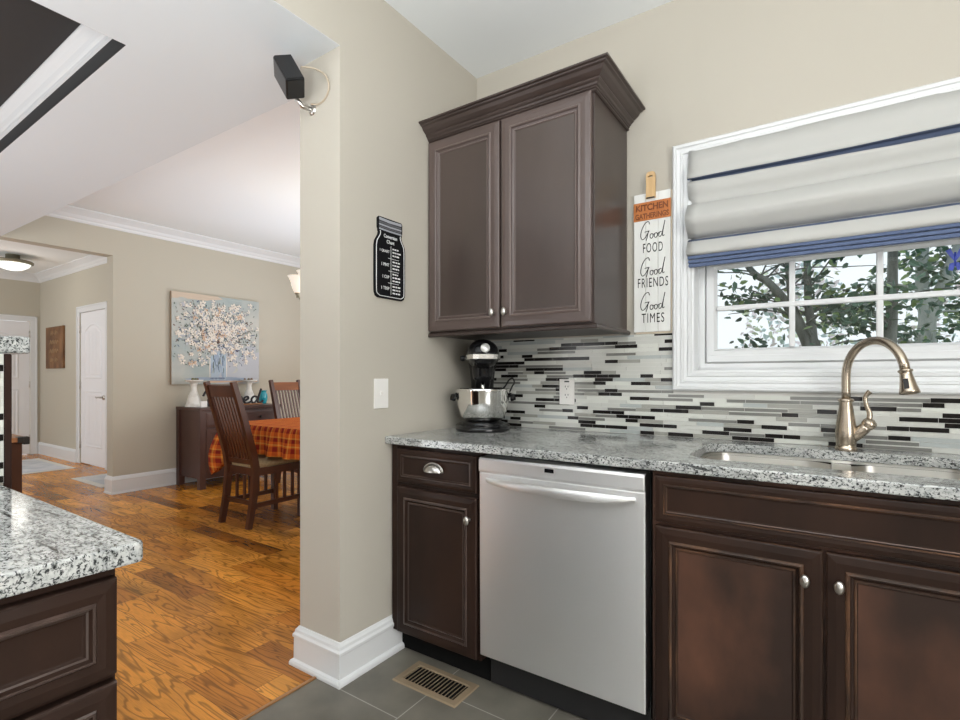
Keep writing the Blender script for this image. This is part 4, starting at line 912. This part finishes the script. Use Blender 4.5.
# ------------------------------------------------------------------ island with raised bar
IO = (0.3, -2.6, 0)
ic = thing('island_cabinet', 'dark drawer cabinet of the island at the lower left corner', 'cabinet', IO)
mb = MB(IO); mb.box((-0.05, -3.3, 0.10), (0.640, -1.894, 0.882)); mb.build('cabinet_body', 'espresso', ic)
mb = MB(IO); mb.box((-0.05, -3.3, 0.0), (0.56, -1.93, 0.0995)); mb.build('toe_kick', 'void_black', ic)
for z0, h in ((0.722, 0.142), (0.420, 0.290), (0.115, 0.292)):
    mb = MB(IO); mb.frame_loops((0.662, -2.42, z0), (0, 1, 0), (0, 0, 1), (1, 0, 0), 0.522, h, drawer_loops(1, 0, 0, 1.15)); mb.build('drawer', ['espresso', 'dark_bead'], ic)
mb = MB((0.3, -2.6, 0.9)); out = [(-0.054, -3.35), (0.679, -3.35)] + [(0.679 - 0.012 + 0.012 * math.cos(a), -1.868 - 0.012 + 0.012 * math.sin(a)) for a in [PI / 2 * k / 4 for k in range(5)]] + [(-0.054, -1.868)]
mb.prism(out, 0.031, T((0, 0, 0.883))); it = mb.build('island_countertop', 'granite'); tag(it, 'grey granite island top with rounded corner at the left foreground', 'countertop')
bv = it.modifiers.new('eased_edge', 'BEVEL'); bv.width = 0.004; bv.segments = 2; bv.limit_method = 'ANGLE'; bv.angle_limit = 0.8
# bar wall
mb = MB(); mb.box((-0.19, -3.3, 0), (-0.064, -1.861, 1.216)); hwm = struct(mb.build('wall_bar', 'wall_paint'))
random.seed(5); mb = MB(); mb.box((-0.0636, -3.3, 0.9145), (-0.060, -1.861, 1.216), 0); z = 0.916
while z < 1.213:
    y = -3.3; h = min(0.0148, 1.2155 - z)
    while y < -1.862:
        q = random.random(); L_ = random.uniform(0.05, 0.16); m = 2 if q < 0.25 else 1 if q < 0.7 else 3
        mb.box((-0.0598, y, z), (-0.0575, min(y + L_ - 0.0014, -1.862), z + h), m); y += L_
    z += 0.0162
struct(mb.build('wall_bar_tile', ['grout', 'tile_cream', 'tile_dark', 'tile_white'], recalc=False))
mb = MB((-0.12, -1.85, 0)); mb.box((-0.20, -1.8605, 0.0), (-0.060, -1.846, 1.216), bev=0.003); tag(mb.build('end_post', 'post_wood'), 'dark wooden end panel under the raised granite bar at the left edge', 'post')
mb = MB((-0.15, -2.5, 1.2)); mb.box((-0.36, -3.35, 1.218), (-0.055, -1.813, 1.258), bev=0.005); tag(mb.build('bar_ledge', 'granite'), 'raised granite bar ledge on the dark post at the left edge', 'countertop')

# ------------------------------------------------------------------ dining room
def dining_chair(name, label, loc, rotz, lit=False):
    """faces +Y locally; origin on the floor under the seat centre"""
    c = thing(name, label, 'chair', loc, rotz, None)
    wd = 'chair_wood'; w = 0.178
    for s_ in (-1, 1):
        mb = MB(); mb.chain([(s_ * w, -0.265, 0.0), (s_ * w, -0.225, 0.22), (s_ * w, -0.205, 0.44), (s_ * w, -0.225, 0.56), (s_ * w, -0.305, 0.85), (s_ * w, -0.390, 1.125)], [0.036] * 6, [0.040, 0.048, 0.055, 0.052, 0.044, 0.036], (1, 0, 0)); mb.build('leg', wd, c)
        mb = MB(); mb.chain([(s_ * w, 0.215, 0.0), (s_ * w, 0.215, 0.44)], 0.042, 0.042, (1, 0, 0)); mb.build('leg', wd, c)
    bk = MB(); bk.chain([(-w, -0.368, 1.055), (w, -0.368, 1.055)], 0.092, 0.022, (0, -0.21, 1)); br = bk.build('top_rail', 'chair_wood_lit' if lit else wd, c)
    mb = MB(); mb.chain([(-w, -0.208, 0.500), (w, -0.208, 0.500)], 0.04, 0.022, (0, -0.15, 1)); mb.build('lower_rail', wd, c)
    for k in range(8):
        x = -0.138 + 0.276 * k / 7; mb = MB(); mb.chain([(x, -0.208, 0.49), (x, -0.232, 0.60), (x, -0.296, 0.82), (x, -0.362, 1.04)], 0.017, 0.012, (1, 0, 0)); mb.build('slat', wd, c)
    mb = MB(); mb.box((-w, -0.21, 0.395), (w, -0.185, 0.455)); mb.box((-w, 0.20, 0.395), (w, 0.225, 0.455)); mb.box((-w - 0.012, -0.2, 0.395), (-w + 0.014, 0.21, 0.455)); mb.box((w - 0.014, -0.2, 0.395), (w + 0.012, 0.21, 0.455)); mb.build('seat_frame', wd, c)
    mb = MB(); rs = []
    for i, zz in ((0.004, 0.450), (0.0, 0.466), (0.008, 0.486), (0.03, 0.500), (0.08, 0.508)): rs.append([(x, y, zz) for x, y in rrect(-0.178 + i, -0.20 + i, 0.178 - i, 0.225 - i, 0.04, 5)])
    mb.rings(rs); mb.build('seat', 'seat_tan', c)
    for s_ in (-1, 1):
        mb = MB(); mb.box((s_ * w - 0.010, -0.225, 0.150), (s_ * w + 0.010, 0.20, 0.185)); so = mb.build('stretcher', wd, c)
        for k in range(3):
            y = -0.02 + 0.075 * k; mb = MB(); mb.box((s_ * w - 0.007, y - 0.012, 0.184), (s_ * w + 0.007, y + 0.012, 0.396)); mb.build('spindle', wd, c)
    mb = MB(); mb.box((-w, -0.235, 0.17), (w, -0.215, 0.205)); mb.build('stretcher', wd, c)
    for k in range(2):
        x = -0.05 + 0.1 * k; mb = MB(); mb.box((x - 0.012, -0.222, 0.204), (x + 0.012, -0.208, 0.396)); mb.build('spindle', wd, c)
    return c
dining_chair('dining_chair', 'dark wooden slat-back dining chair with its back to us, nearest the hall', (-2.305, 0.270, 0), 0.03)
dining_chair('dining_chair', 'dining chair half hidden by the pillar, at the far end of the table', (-3.19, 1.345, 0), -PI / 2, lit=True)

# table and cloth
TO = (-2.0, 0.75, 0)
tb = thing('dining_table', 'dining table hidden under the orange plaid cloth', 'table', TO)
tx0, tx1, ty0, ty1 = -2.82, -1.05, 0.215, 1.50
mb = MB(TO); mb.box((tx0 + 0.01, ty0 + 0.01, 0.72), (tx1 - 0.01, ty1 - 0.01, 0.752)); mb.build('tabletop', 'chair_wood', tb)
for x in (tx0 + 0.45, tx1 - 0.45):
    mb = MB(TO); mb.lathe((x, 0.775, 0), [(0.10, 0), (0.10, 0.05), (0.06, 0.10), (0.05, 0.4), (0.09, 0.72)], 16); mb.build('leg', 'chair_wood', tb)
def cloth():
    mb = MB((-2.0, 0.75, 0.755)); mb.uv = []
    nx, ny, nd = 44, 32, 10; drop = 0.225
    # perimeter positions walked round, each with drop rings; corners hang lower
    per = []
    for i in range(nx): per.append((tx0 + (tx1 - tx0) * i / nx, ty0, 0, -1))
    for i in range(ny): per.append((tx1, ty0 + (ty1 - ty0) * i / ny, 1, 0))
    for i in range(nx): per.append((tx1 - (tx1 - tx0) * i / nx, ty1, 0, 1))
    for i in range(ny): per.append((tx0, ty1 - (ty1 - ty0) * i / ny, -1, 0))
    n = len(per); V = []; U = []; F = []
    for j in range(nd + 1):
        t = j / nd
        for i, (x, y, ax, ay) in enumerate(per):
            dc = min(abs(x - tx0) + abs(y - ty0), abs(x - tx1) + abs(y - ty0), abs(x - tx1) + abs(y - ty1), abs(x - tx0) + abs(y - ty1))
            cw = max(0, 1 - dc / 0.24); cw = cw * cw * (3 - 2 * cw)
            L_ = drop + 0.22 * cw
            fl = 0.028 * math.sin(i * 1.15) * t * (1 - 0.4 * cw) + 0.02 * t
            sx = (1 if x > -1.9 else -1) * 0.10 * cw * math.sin(t * PI * 0.75); sy = (1 if y > 0.75 else -1) * 0.06 * cw * math.sin(t * PI * 0.75)
            o = 0.012 * min(1, t * 6)
            V.append((x + ax * (fl + o) + sx, y + ay * (fl + o) + sy, 0.760 - L_ * t)); U.append((x + ax * L_ * t, y + ay * L_ * t))
    for j in range(nd):
        for i in range(n): F.append((j * n + i, j * n + (i + 1) % n, (j + 1) * n + (i + 1) % n, (j + 1) * n + i))
    mb.add(V, F, 0, True); mb.uv += U
    V = [(tx0 + (tx1 - tx0) * i / nx, ty0 + (ty1 - ty0) * j / ny, 0.760) for j in range(ny + 1) for i in range(nx + 1)]
    F = [(j * (nx + 1) + i, j * (nx + 1) + i + 1, (j + 1) * (nx + 1) + i + 1, (j + 1) * (nx + 1) + i) for j in range(ny) for i in range(nx)]
    mb.add(V, F, 0, False); mb.uv += [(x, y) for x, y, _ in V]
    o = mb.build('tablecloth', 'plaid_cloth'); so = o.modifiers.new('thick', 'SOLIDIFY'); so.thickness = 0.003; so.offset = 1
    tag(o, 'orange and red plaid tablecloth draped over the dining table', 'tablecloth')
cloth()

# buffet
BX = (-4.05, 0.975, 0)
bf = thing('buffet', 'dark brown sideboard against the wall below the flower painting', 'sideboard', BX)
bx0, bx1, by0, by1 = -4.285, -3.80, 0.505, 1.440
mb = MB(BX); mb.box((bx0, by0 + 0.015, 0.10), (bx1 - 0.012, by1 - 0.015, 0.812)); mb.build('cabinet_body', 'buffet_wood', bf)
mb = MB(BX); mb.box((bx0 - 0.005, by0 - 0.005, 0.812), (bx1 + 0.012, by1 + 0.005, 0.842), bev=0.004); mb.build('top', 'buffet_wood', bf)
for x in (bx0 + 0.025, bx1 - 0.025):
    for y in (by0 + 0.03, by1 - 0.03):
        mb = MB(BX); mb.box((x - 0.03, y - 0.03, 0), (x + 0.03, y + 0.03, 0.812)); mb.build('leg', 'buffet_wood', bf)
for k in range(2):
    y0 = by0 + 0.065 + k * 0.405; mb = MB(BX); mb.frame_loops((bx1 + 0.004, y0, 0.14), (0, 1, 0), (0, 0, 1), (1, 0, 0), 0.395, 0.48, [(0, -0.016, 0), (0, 0, 0), (0.05, 0, 0), (0.055, -0.008, 0)]); mb.build('cabinet_door', 'buffet_wood', bf)
    mb = MB(BX); mb.frame_loops((bx1 + 0.004, y0, 0.64), (0, 1, 0), (0, 0, 1), (1, 0, 0), 0.395, 0.15, [(0, -0.016, 0), (0, 0, 0), (0.02, 0.003, 0)]); dr = mb.build('drawer', 'buffet_wood', bf)
    mb = MB(BX); mb.lathe((bx1 + 0.006, y0 + 0.1975, 0.715), [(0.006, 0), (0.006, 0.012), (0.014, 0.018), (0.012, 0.026), (0.0001, 0.028)], 14, axis=(1, 0, 0)); mb.build('knob', 'black_metal', dr)
ZB = 0.8425
def pedestal(x, y, h, label, dish=0.062):
    p = thing('candle_pedestal', label, 'candle holder', (x, y, ZB))
    mb = MB(); mb.lathe((0, 0, 0), [(0.085, 0), (0.086, 0.012), (0.078, 0.02), (0.070, 0.06), (0.055, 0.11), (0.034, 0.165), (0.027, 0.205), (0.030, 0.225), (0.034, 0.24), (0.040, h - 0.03), (dish + 0.028, h - 0.012), (dish + 0.032, h), (dish + 0.02, h), (0.0001, h - 0.006)], 28); mb.build('stand', 'ceramic_white', p)
    random.seed(int(y * 100)); mb = MB()
    for k in range(9):
        a = random.random() * 6.28; r = random.random() * dish * 0.8; mb.lathe((r * math.cos(a), r * math.sin(a), h - 0.004), [(0.0001, 0), (0.014, 0.008), (0.012, 0.016), (0.0001, 0.024)], 8, m=k % 2)
    mb.build('potpourri', ['potpourri', 'potpourri_green'], p)
pedestal(-4.11, 0.600, 0.288, 'white candle pedestal at the left end of the sideboard')
pedestal(-4.17, 1.272, 0.285, 'white candle pedestal behind the black script word')
vz = thing('vase', 'small turquoise vase at the right end of the sideboard', 'vase', (-4.09, 1.405, ZB))
mb = MB(); mb.lathe((0, 0, 0), [(0.030, 0), (0.036, 0.006), (0.046, 0.04), (0.049, 0.08), (0.045, 0.11), (0.036, 0.13), (0.034, 0.14), (0.046, 0.155), (0.047, 0.158), (0.038, 0.156), (0.028, 0.135), (0.03, 0.12), (0.0001, 0.03)], 28); mb.build('vase_body', 'turquoise', vz)
mb = MB((-3.90, 0.590, ZB)); mb.box((-3.91, 0.565, ZB), (-3.89, 0.630, ZB + 0.064), bev=0.003); cdd = tag(mb.build('block', 'card_white'), 'small white block beside the candle pedestal on the sideboard', 'ornament')
# script word
WO2 = (-3.99, 1.0, ZB)
wd = thing('word_sign', 'black cursive word sign standing on the sideboard behind the chair', 'sign', WO2)
mb = MB(WO2); mb.box((-4.02, 0.72, ZB), (-3.96, 1.315, ZB + 0.014), bev=0.002); mb.build('base', 'bench_top_wood', wd)
BLESSED = [[(-0.02, 0.62), (0.03, 0.92), (0.09, 1.0), (0.11, 0.8), (0.07, 0.4), (0.06, 0.12)], [(0.04, 0.95), (0.13, 1.02), (0.18, 0.85), (0.10, 0.58), (0.19, 0.42), (0.17, 0.12), (0.08, 0.06), (0.04, 0.16)],
    [(0.21, 0.15), (0.29, 0.55), (0.31, 0.92), (0.27, 0.95), (0.26, 0.5), (0.28, 0.08), (0.34, 0.15)], [(0.34, 0.18), (0.42, 0.36), (0.41, 0.50), (0.36, 0.42), (0.36, 0.14), (0.42, 0.07), (0.48, 0.2)],
    [(0.48, 0.2), (0.54, 0.5), (0.57, 0.3), (0.54, 0.08), (0.49, 0.10), (0.58, 0.2)], [(0.58, 0.2), (0.64, 0.5), (0.67, 0.3), (0.64, 0.08), (0.59, 0.10), (0.68, 0.2)],
    [(0.68, 0.18), (0.78, 0.36), (0.77, 0.50), (0.71, 0.42), (0.71, 0.14), (0.77, 0.07), (0.84, 0.18)], [(0.96, 0.44), (0.90, 0.50), (0.85, 0.34), (0.86, 0.12), (0.91, 0.10), (0.97, 0.36), (1.04, 1.0), (0.99, 0.5), (0.97, 0.14), (1.02, 0.10), (1.08, 0.2)]]
mb = MB(WO2); script(mb, BLESSED, (-3.99, 0.650, ZB + 0.006), 0.640, 0.175, 0.0115, ax=(0, 1, 0)); mb.build('lettering', 'script_black', wd)

# painting on canvas: pale blossoms in a glass jar
random.seed(11)
AO = (XA, 0.962, 1.582)
pa = thing('painting', 'canvas painting of white blossoms in a glass jar above the sideboard', 'painting', AO)
py0, py1, pz0, pz1 = 0.452, 1.470, 1.082, 2.085; px = XA + 0.040
mb = MB(AO); mb.box((XA + 0.0005, py0, pz0), (px - 0.001, py1, pz1), bev=0.002); mb.build('canvas_frame', 'canvas_edge', pa)
mb = MB(AO); mb.quad((px, py0, pz0), (px, py1, pz0), (px, py1, pz1), (px, py0, pz1), 0)
pn = ['canvas_sky', 'canvas_warm', 'paint_lilac', 'paint_cream', 'paint_peach', 'paint_green', 'paint_navy', 'paint_glass', 'paint_brown', 'canvas_blue']
lay = [0.0002]
def blob(y, zz, ry, rz, ang, m, k=7, jag=0.25):
    lay[0] += 0.0000035; P = []
    for i in range(k):
        a = 2 * PI * i / k; r = 1 - jag * random.random(); u, v = ry * r * math.cos(a), rz * r * math.sin(a)
        yy = min(max(y + u * math.cos(ang) - v * math.sin(ang), py0), py1); z2 = min(max(zz + u * math.sin(ang) + v * math.cos(ang), pz0), pz1)
        P.append((px + lay[0], yy, z2))
    mb.add(P, [tuple(range(k))], m)
Wp, Hp = py1 - py0, pz1 - pz0
for _ in range(22): blob(py0 + Wp * 0.45 * random.random() ** 1.5, pz0 + Hp * (0.95 + 0.07 * random.random()), 0.12, 0.03, 0, 1)
for _ in range(60): blob(py0 + Wp * (0.5 + 0.5 * random.random()), pz0 + Hp * (0.02 + 0.4 * random.random()), 0.10, 0.05, random.random(), 2)
for _ in range(30): blob(py0 + Wp * random.random() * 0.5, pz0 + Hp * random.random() * 0.3, 0.08, 0.05, random.random(), 0)
for _ in range(24): blob(py0 + Wp * (0.12 + 0.7 * random.random()), pz0 + Hp * (0.04 + 0.035 * random.random()), 0.10, 0.012, 0, 9)
for _ in range(12): blob(py0 + Wp * (0.3 + 0.65 * random.random()), pz0 + Hp * 0.025, 0.10, 0.012, 0, 4)
cxp, czp = py0 + Wp * 0.50, pz0 + Hp * 0.56
for _ in range(46):      # stems
    a = random.uniform(-0.35, PI + 0.35); r = random.uniform(0.2, 0.5); y1_, z1_ = cxp + r * math.cos(a) * 1.0, czp + 0.85 * r * math.sin(a); n_ = 6
    for i in range(n_):
        t = (i + 0.5) / n_; blob(cxp + (y1_ - cxp) * t, czp - 0.1 + (z1_ - czp + 0.1) * t, 0.05, 0.0035, math.atan2(z1_ - czp + 0.1, y1_ - cxp), random.choice((5, 6, 8)), 5)
jy, jz = py0 + Wp * 0.50, pz0 + Hp * 0.20       # jar
for _ in range(70): blob(jy + random.uniform(-0.085, 0.085), jz + random.uniform(-0.135, 0.15), 0.018, 0.045, 0, random.choice((7, 7, 9, 7)), 6)
for _ in range(26): blob(jy + random.uniform(-0.07, 0.07), jz + random.uniform(-0.05, 0.15), 0.006, 0.05, random.uniform(-0.2, 0.2), random.choice((6, 5, 9)), 5)
for _ in range(10): blob(jy + random.uniform(-0.08, 0.08), jz - 0.135, 0.03, 0.006, 0, 6, 5)
for sg_ in (-1, 1): blob(jy + sg_ * 0.098, jz, 0.007, 0.15, 0, 3, 6, 0.1)
def spread():
    while True:
        a, r = random.uniform(0, 2 * PI), abs(random.gauss(0, 0.34))
        y, zz = cxp + r * math.cos(a) * 1.05, czp + 0.02 + r * math.sin(a) * 0.85
        if py0 + 0.02 < y < py1 - 0.03 and pz0 + 0.20 < zz < pz1 - 0.06 and not (abs(y - jy) < 0.1 and zz < jz + 0.14): return y, zz
for _ in range(800):
    y, zz = spread(); blob(y, zz, random.uniform(0.008, 0.022), random.uniform(0.004, 0.008), random.random() * 6, random.choice((5, 5, 6, 8, 5)), 5)
for i in range(330):
    y, zz = spread(); r = random.uniform(0.016, 0.032); m = 4 if random.random() < 0.13 else 3
    for k in range(5): a = k * 1.256 + random.random() * 0.5; blob(y + r * 0.7 * math.cos(a), zz + r * 0.7 * math.sin(a), r * 0.62, r * 0.42, a, m if random.random() < 0.8 else 2, 6)
    if random.random() < 0.6: blob(y, zz, 0.007, 0.007, 0, random.choice((5, 8, 4)), 5)
for _ in range(170):
    y, zz = spread(); blob(y, zz, random.uniform(0.006, 0.016), random.uniform(0.003, 0.006), random.random() * 6, random.choice((5, 6, 8)), 5)
mb.build('painted_canvas', pn, pa, recalc=False)

# chandelier, mostly behind the pillar
CX, CY = -2.02, 0.62
ch = thing('chandelier', 'chandelier with white bell glass shade peeking out beside the pillar', 'chandelier', (CX, CY, HC))
mb = MB(); mb.lathe((0, 0, -0.03), [(0.02, 0), (0.06, 0.012), (0.065, 0.03)], 20); mb.tube([(0, 0, -0.03), (0, 0, -0.87)], 0.008); mb.lathe((0, 0, -0.93), [(0.0001, 0), (0.02, 0.01), (0.035, 0.05), (0.02, 0.10), (0.012, 0.14)], 20); mb.build('stem', 'rim_bronze', ch)
for k in range(5):
    a = math.radians(214.2 + 72 * k); u = Vector((math.cos(a), math.sin(a), 0)); r = 0.215
    mb = MB(); mb.tube(catmull([(0, 0, -0.87), u * 0.10 + Vector((0, 0, -0.93)), u * 0.18 + Vector((0, 0, -0.92)), u * r + Vector((0, 0, -0.86))], 6), 0.007, 10); mb.lathe(u * r + Vector((0, 0, -0.905)), [(0.0001, 0), (0.008, 0.01), (0.006, 0.02), (0.016, 0.035), (0.02, 0.045)], 14); am = mb.build('arm', 'rim_bronze', ch)
    mb = MB(); mb.lathe(u * r + Vector((0, 0, -0.86)), [(0.02, 0), (0.034, 0.025), (0.046, 0.06), (0.052, 0.09), (0.066, 0.125), (0.078, 0.142), (0.074, 0.142), (0.048, 0.09), (0.03, 0.03), (0.016, 0.006)], 24, cap=False); mb.build('glass_shade', 'shade_glass', am)

cb = bpy.data.lights.new('chandelier_bulb', 'POINT'); cb.energy = 3.5; cb.color = (1, 0.93, 0.82); cb.shadow_soft_size = 0.12
cbo = bpy.data.objects.new('chandelier_bulb', cb); COL.objects.link(cbo); cbo.location = (CX, CY, HC - 0.62)

# ------------------------------------------------------------------ hall
HL = (-6.96, -0.20, HH)
HL = (HL[0], HL[1], HH - 0.03)
hl = thing('ceiling_light', 'round flush ceiling light with bronze rim in the hall at left', 'ceiling light', HL)
mb = MB(); mb.lathe((0, 0, -0.085), [(0.175, 0.0), (0.203, 0.008), (0.206, 0.03), (0.19, 0.042), (0.07, 0.048), (0.07, 0.1145)], 40); mb.build('rim', 'rim_bronze', hl)
mb = MB(); mb.lathe((0, 0, -0.165), [(0.0001, 0), (0.06, 0.004), (0.11, 0.020), (0.155, 0.048), (0.178, 0.082)], 40); mb.build('glass_bowl', 'hall_glass', hl)
pl = bpy.data.lights.new('hall_bulb', 'POINT'); pl.energy = 2.5; pl.color = (1, 0.96, 0.88); pl.shadow_soft_size = 0.15
po = bpy.data.objects.new('hall_bulb', pl); COL.objects.link(po); po.location = (-6.9, -0.2, HH - 0.30)

pcx, pcz = -7.68, 1.585
ws = thing('wood_wall_sign', 'small rustic brown wooden wall sign between the hall doors', 'sign', (pcx, YH, pcz))
mb = MB(); 
for k in range(3):
    mb.box((-0.345 + k * 0.23, -0.026, -0.30), (-0.345 + k * 0.23 + 0.228, -0.001, 0.30), bev=0.003)
mb.build('board', 'rustic_sign', ws)
mb = MB(); random.seed(2)
for zz, n_ in ((0.20, 2), (0.07, 3), (-0.06, 3), (-0.19, 2)):
    for k in range(n_):
        x = -0.16 + 0.32 * (k + 0.5) / n_ ; mb.tube(catmull([(x - 0.06, -0.0265, zz - 0.02), (x - 0.03, -0.0265, zz + 0.04), (x, -0.0265, zz - 0.02), (x + 0.03, -0.0265, zz + 0.03), (x + 0.06, -0.0265, zz)], 4), 0.006, 6)
mb.build('faint_lettering', 'rustic_letter', ws)
def rug(x0, y0, x1, y1, label):
    g = thing('hall_rug', label, 'rug', ((x0 + x1) / 2, (y0 + y1) / 2, 0))
    o = ((x0 + x1) / 2, (y0 + y1) / 2, 0)
    mb = MB(o); mb.box((x0, y0, 0.0005), (x1, y1, 0.007), bev=0.002); mb.build('border', 'rug_border', g)
    mb = MB(o); mb.box((x0 + 0.07, y0 + 0.07, 0.0072), (x1 - 0.07, y1 - 0.07, 0.0095)); mb.build('pile', 'rug_white', g)
rug(-7.75, -0.30, -6.38, 0.27, 'pale grey rug on the hall floor beyond the wooden chest')
rug(-5.60, -0.02, -4.75, 0.36, 'pale grey bordered rug before the hall door, beside the wall end')
mb = MB((-5.62, YH, 1.15)); mb.box((-5.655, YH - 0.006, 1.06), (-5.575, YH - 0.0003, 1.18), bev=0.002); tag(mb.build('switch_plate', 'white_plastic'), 'small ivory switch plate right of the closed hall door', 'light switch')

# chest beyond the bar
CO = (-4.0, -1.25, 0)
a0 = Vector((-3.55, -1.10, 0))
ch2 = thing('wooden_chest', 'brown wooden chest with black metal corner beyond the granite bar', 'chest', (-3.57, -0.95, 0))
mb = MB(); mb.box((-0.50, -0.60, 0.03), (-0.01, 0.0, 0.665), bev=0.004); mb.build('chest_body', 'bench_wood', ch2)
mb = MB(); mb.box((-0.53, -0.62, 0.665), (0.02, 0.03, 0.700), bev=0.004); mb.build('lid', 'bench_top_wood', ch2)  # light on the top is put into a lighter, more orange wood
mb = MB(); mb.box((-0.04, 0.0, 0.645), (0.025, 0.036, 0.703), bev=0.002); mb.box((-0.05, -0.035, 0.66), (0.027, 0.0, 0.704), bev=0.002); mb.build('corner_bracket', 'black_metal', ch2)
for x in (-0.46, -0.05):
    for y in (-0.56, -0.04): mb = MB(); mb.box((x - 0.03, y - 0.03, 0), (x + 0.03, y + 0.03, 0.04)); mb.build('foot', 'bench_wood', ch2)

# ------------------------------------------------------------------ outdoors
S('ground', 'grass_ground', ((-14, 0.3, -0.35), (20, 40, -0.30)))
random.seed(21)
def leafcloud(mb, n, pick, size, mlist):
    for _ in range(n):
        p = pick(); 
        d = Vector((random.gauss(0, 1), random.gauss(0, 1), random.gauss(-0.2, 0.6))).normalized(); u = d.cross(Vector((random.gauss(0, 1), random.gauss(0, 1), random.gauss(0, 1)))).normalized()
        nn = d.cross(u); L_ = size * random.uniform(0.7, 1.25); w = L_ * 0.27
        mb.add([p, p + d * L_ * 0.3 + u * w + nn * w * 0.3, p + d * L_ * 0.7 + u * w * 0.75 + nn * w * 0.25, p + d * L_, p + d * L_ * 0.7 - u * w * 0.75 + nn * w * 0.25, p + d * L_ * 0.3 - u * w + nn * w * 0.3], [(0, 1, 2, 3), (0, 3, 4, 5)], random.choice(mlist))
def tree(label, stems, branches, ncl, per, size, bark='bark', rad=0.05, spread_=0.22, mlist=(0, 0, 1, 1, 2)):
    base = Vector(stems[0][0]); t = thing('tree', label, 'tree', base)
    mb = MB(base); nodes = []
    for st in stems:
        P = catmull(st, 8); n = len(P); mb.tube(P, [rad * (1 - 0.55 * i / n) for i in range(n)], 10); nodes += P[n // 4:]
    brs = []
    for _ in range(branches):
        p = random.choice(nodes); d = Vector((random.gauss(0, 1), random.gauss(0, 0.7), abs(random.gauss(0.3, 0.4)))).normalized(); l = random.uniform(0.4, 1.0)
        q = [p, p + d * l * 0.4 + Vector((0, 0, 0.05)), p + d * l * 0.75 + Vector((random.gauss(0, .06), 0, 0.02)), p + d * l]
        P = catmull(q, 4); mb.tube(P, [rad * 0.17 * (1 - 0.7 * i / len(P)) for i in range(len(P))], 6); brs += P[4:]
    mb.build('trunk', bark, t)
    mb = MB(base); cl = [random.choice(brs) for _ in range(ncl)]
    leafcloud(mb, ncl * per, lambda: random.choice(cl) + Vector((random.gauss(0, spread_), random.gauss(0, spread_), random.gauss(0, spread_ * 0.7))) * 0.6, size, mlist)
    fo = mb.build('foliage', ['leaf_dark', 'leaf_mid', 'leaf_light'], t, recalc=False); fo['kind'] = 'stuff'
    return t
tree('slender leaning tree with dark leaves outside the window, left panes', [[(1.55, 4.0, -0.3), (1.42, 4.0, 1.2), (1.20, 4.0, 1.86), (1.02, 4.0, 2.15), (0.82, 4.05, 2.35), (0.5, 4.1, 3.0)], [(1.60, 4.0, -0.3), (1.47, 4.0, 1.3), (1.26, 4.05, 1.75), (1.20, 4.1, 2.1), (1.14, 4.1, 3.0)], [(1.52, 4.1, -0.3), (1.40, 4.1, 1.55), (1.36, 4.1, 1.95), (1.34, 4.1, 3.0)]], 40, 36, 30, 0.095, rad=0.058, spread_=0.20)
tree('upright grey-trunked tree outside the window, behind the faucet', [[(2.118, 6.2, -0.3), (2.184, 6.2, 1.605), (2.21, 6.2, 2.129), (2.223, 6.2, 3.832)]], 16, 18, 28, 0.12, rad=0.095, spread_=0.28)
tree('pale forked tree outside the window, at the right pane', [[(2.748, 8.6, -0.3), (2.812, 8.6, 1.698), (2.907, 8.6, 2.252), (3.097, 8.625, 2.807), (3.62, 8.65, 4.392)], [(2.796, 8.6, -0.3), (2.843, 8.6, 2.015), (2.78, 8.6, 2.649), (2.812, 8.6, 4.392)]], 18, 22, 30, 0.135, bark='bark_pale', rad=0.14, spread_=0.36, mlist=(0, 1, 1, 2))
def shrub(label, c, r, n, size, mlist):
    t = thing('shrub', label, 'shrub', (c[0], c[1], -0.3))
    mb = MB((c[0], c[1], -0.3))
    for k in range(7):
        a = k * 0.9; mb.tube([(c[0], c[1], -0.3), (c[0] + math.cos(a) * r * 0.3, c[1] + math.sin(a) * r * 0.2, 0.8), (c[0] + math.cos(a) * r * 0.7, c[1] + math.sin(a) * r * 0.4, 2.0)], [0.03, 0.02, 0.008], 6)
    mb.build('stems', 'bark', t)
    mb = MB((c[0], c[1], -0.3))
    def pick():
        while True:
            v = Vector((random.uniform(-1, 1), random.uniform(-1, 1), random.uniform(0, 1)))
            if 0.45 < (v.x ** 2 + v.y ** 2 + (v.z * 1.0) ** 2) < 1.0: return Vector((c[0] + v.x * r, c[1] + v.y * r * 0.6, -0.25 + v.z * c[2]))
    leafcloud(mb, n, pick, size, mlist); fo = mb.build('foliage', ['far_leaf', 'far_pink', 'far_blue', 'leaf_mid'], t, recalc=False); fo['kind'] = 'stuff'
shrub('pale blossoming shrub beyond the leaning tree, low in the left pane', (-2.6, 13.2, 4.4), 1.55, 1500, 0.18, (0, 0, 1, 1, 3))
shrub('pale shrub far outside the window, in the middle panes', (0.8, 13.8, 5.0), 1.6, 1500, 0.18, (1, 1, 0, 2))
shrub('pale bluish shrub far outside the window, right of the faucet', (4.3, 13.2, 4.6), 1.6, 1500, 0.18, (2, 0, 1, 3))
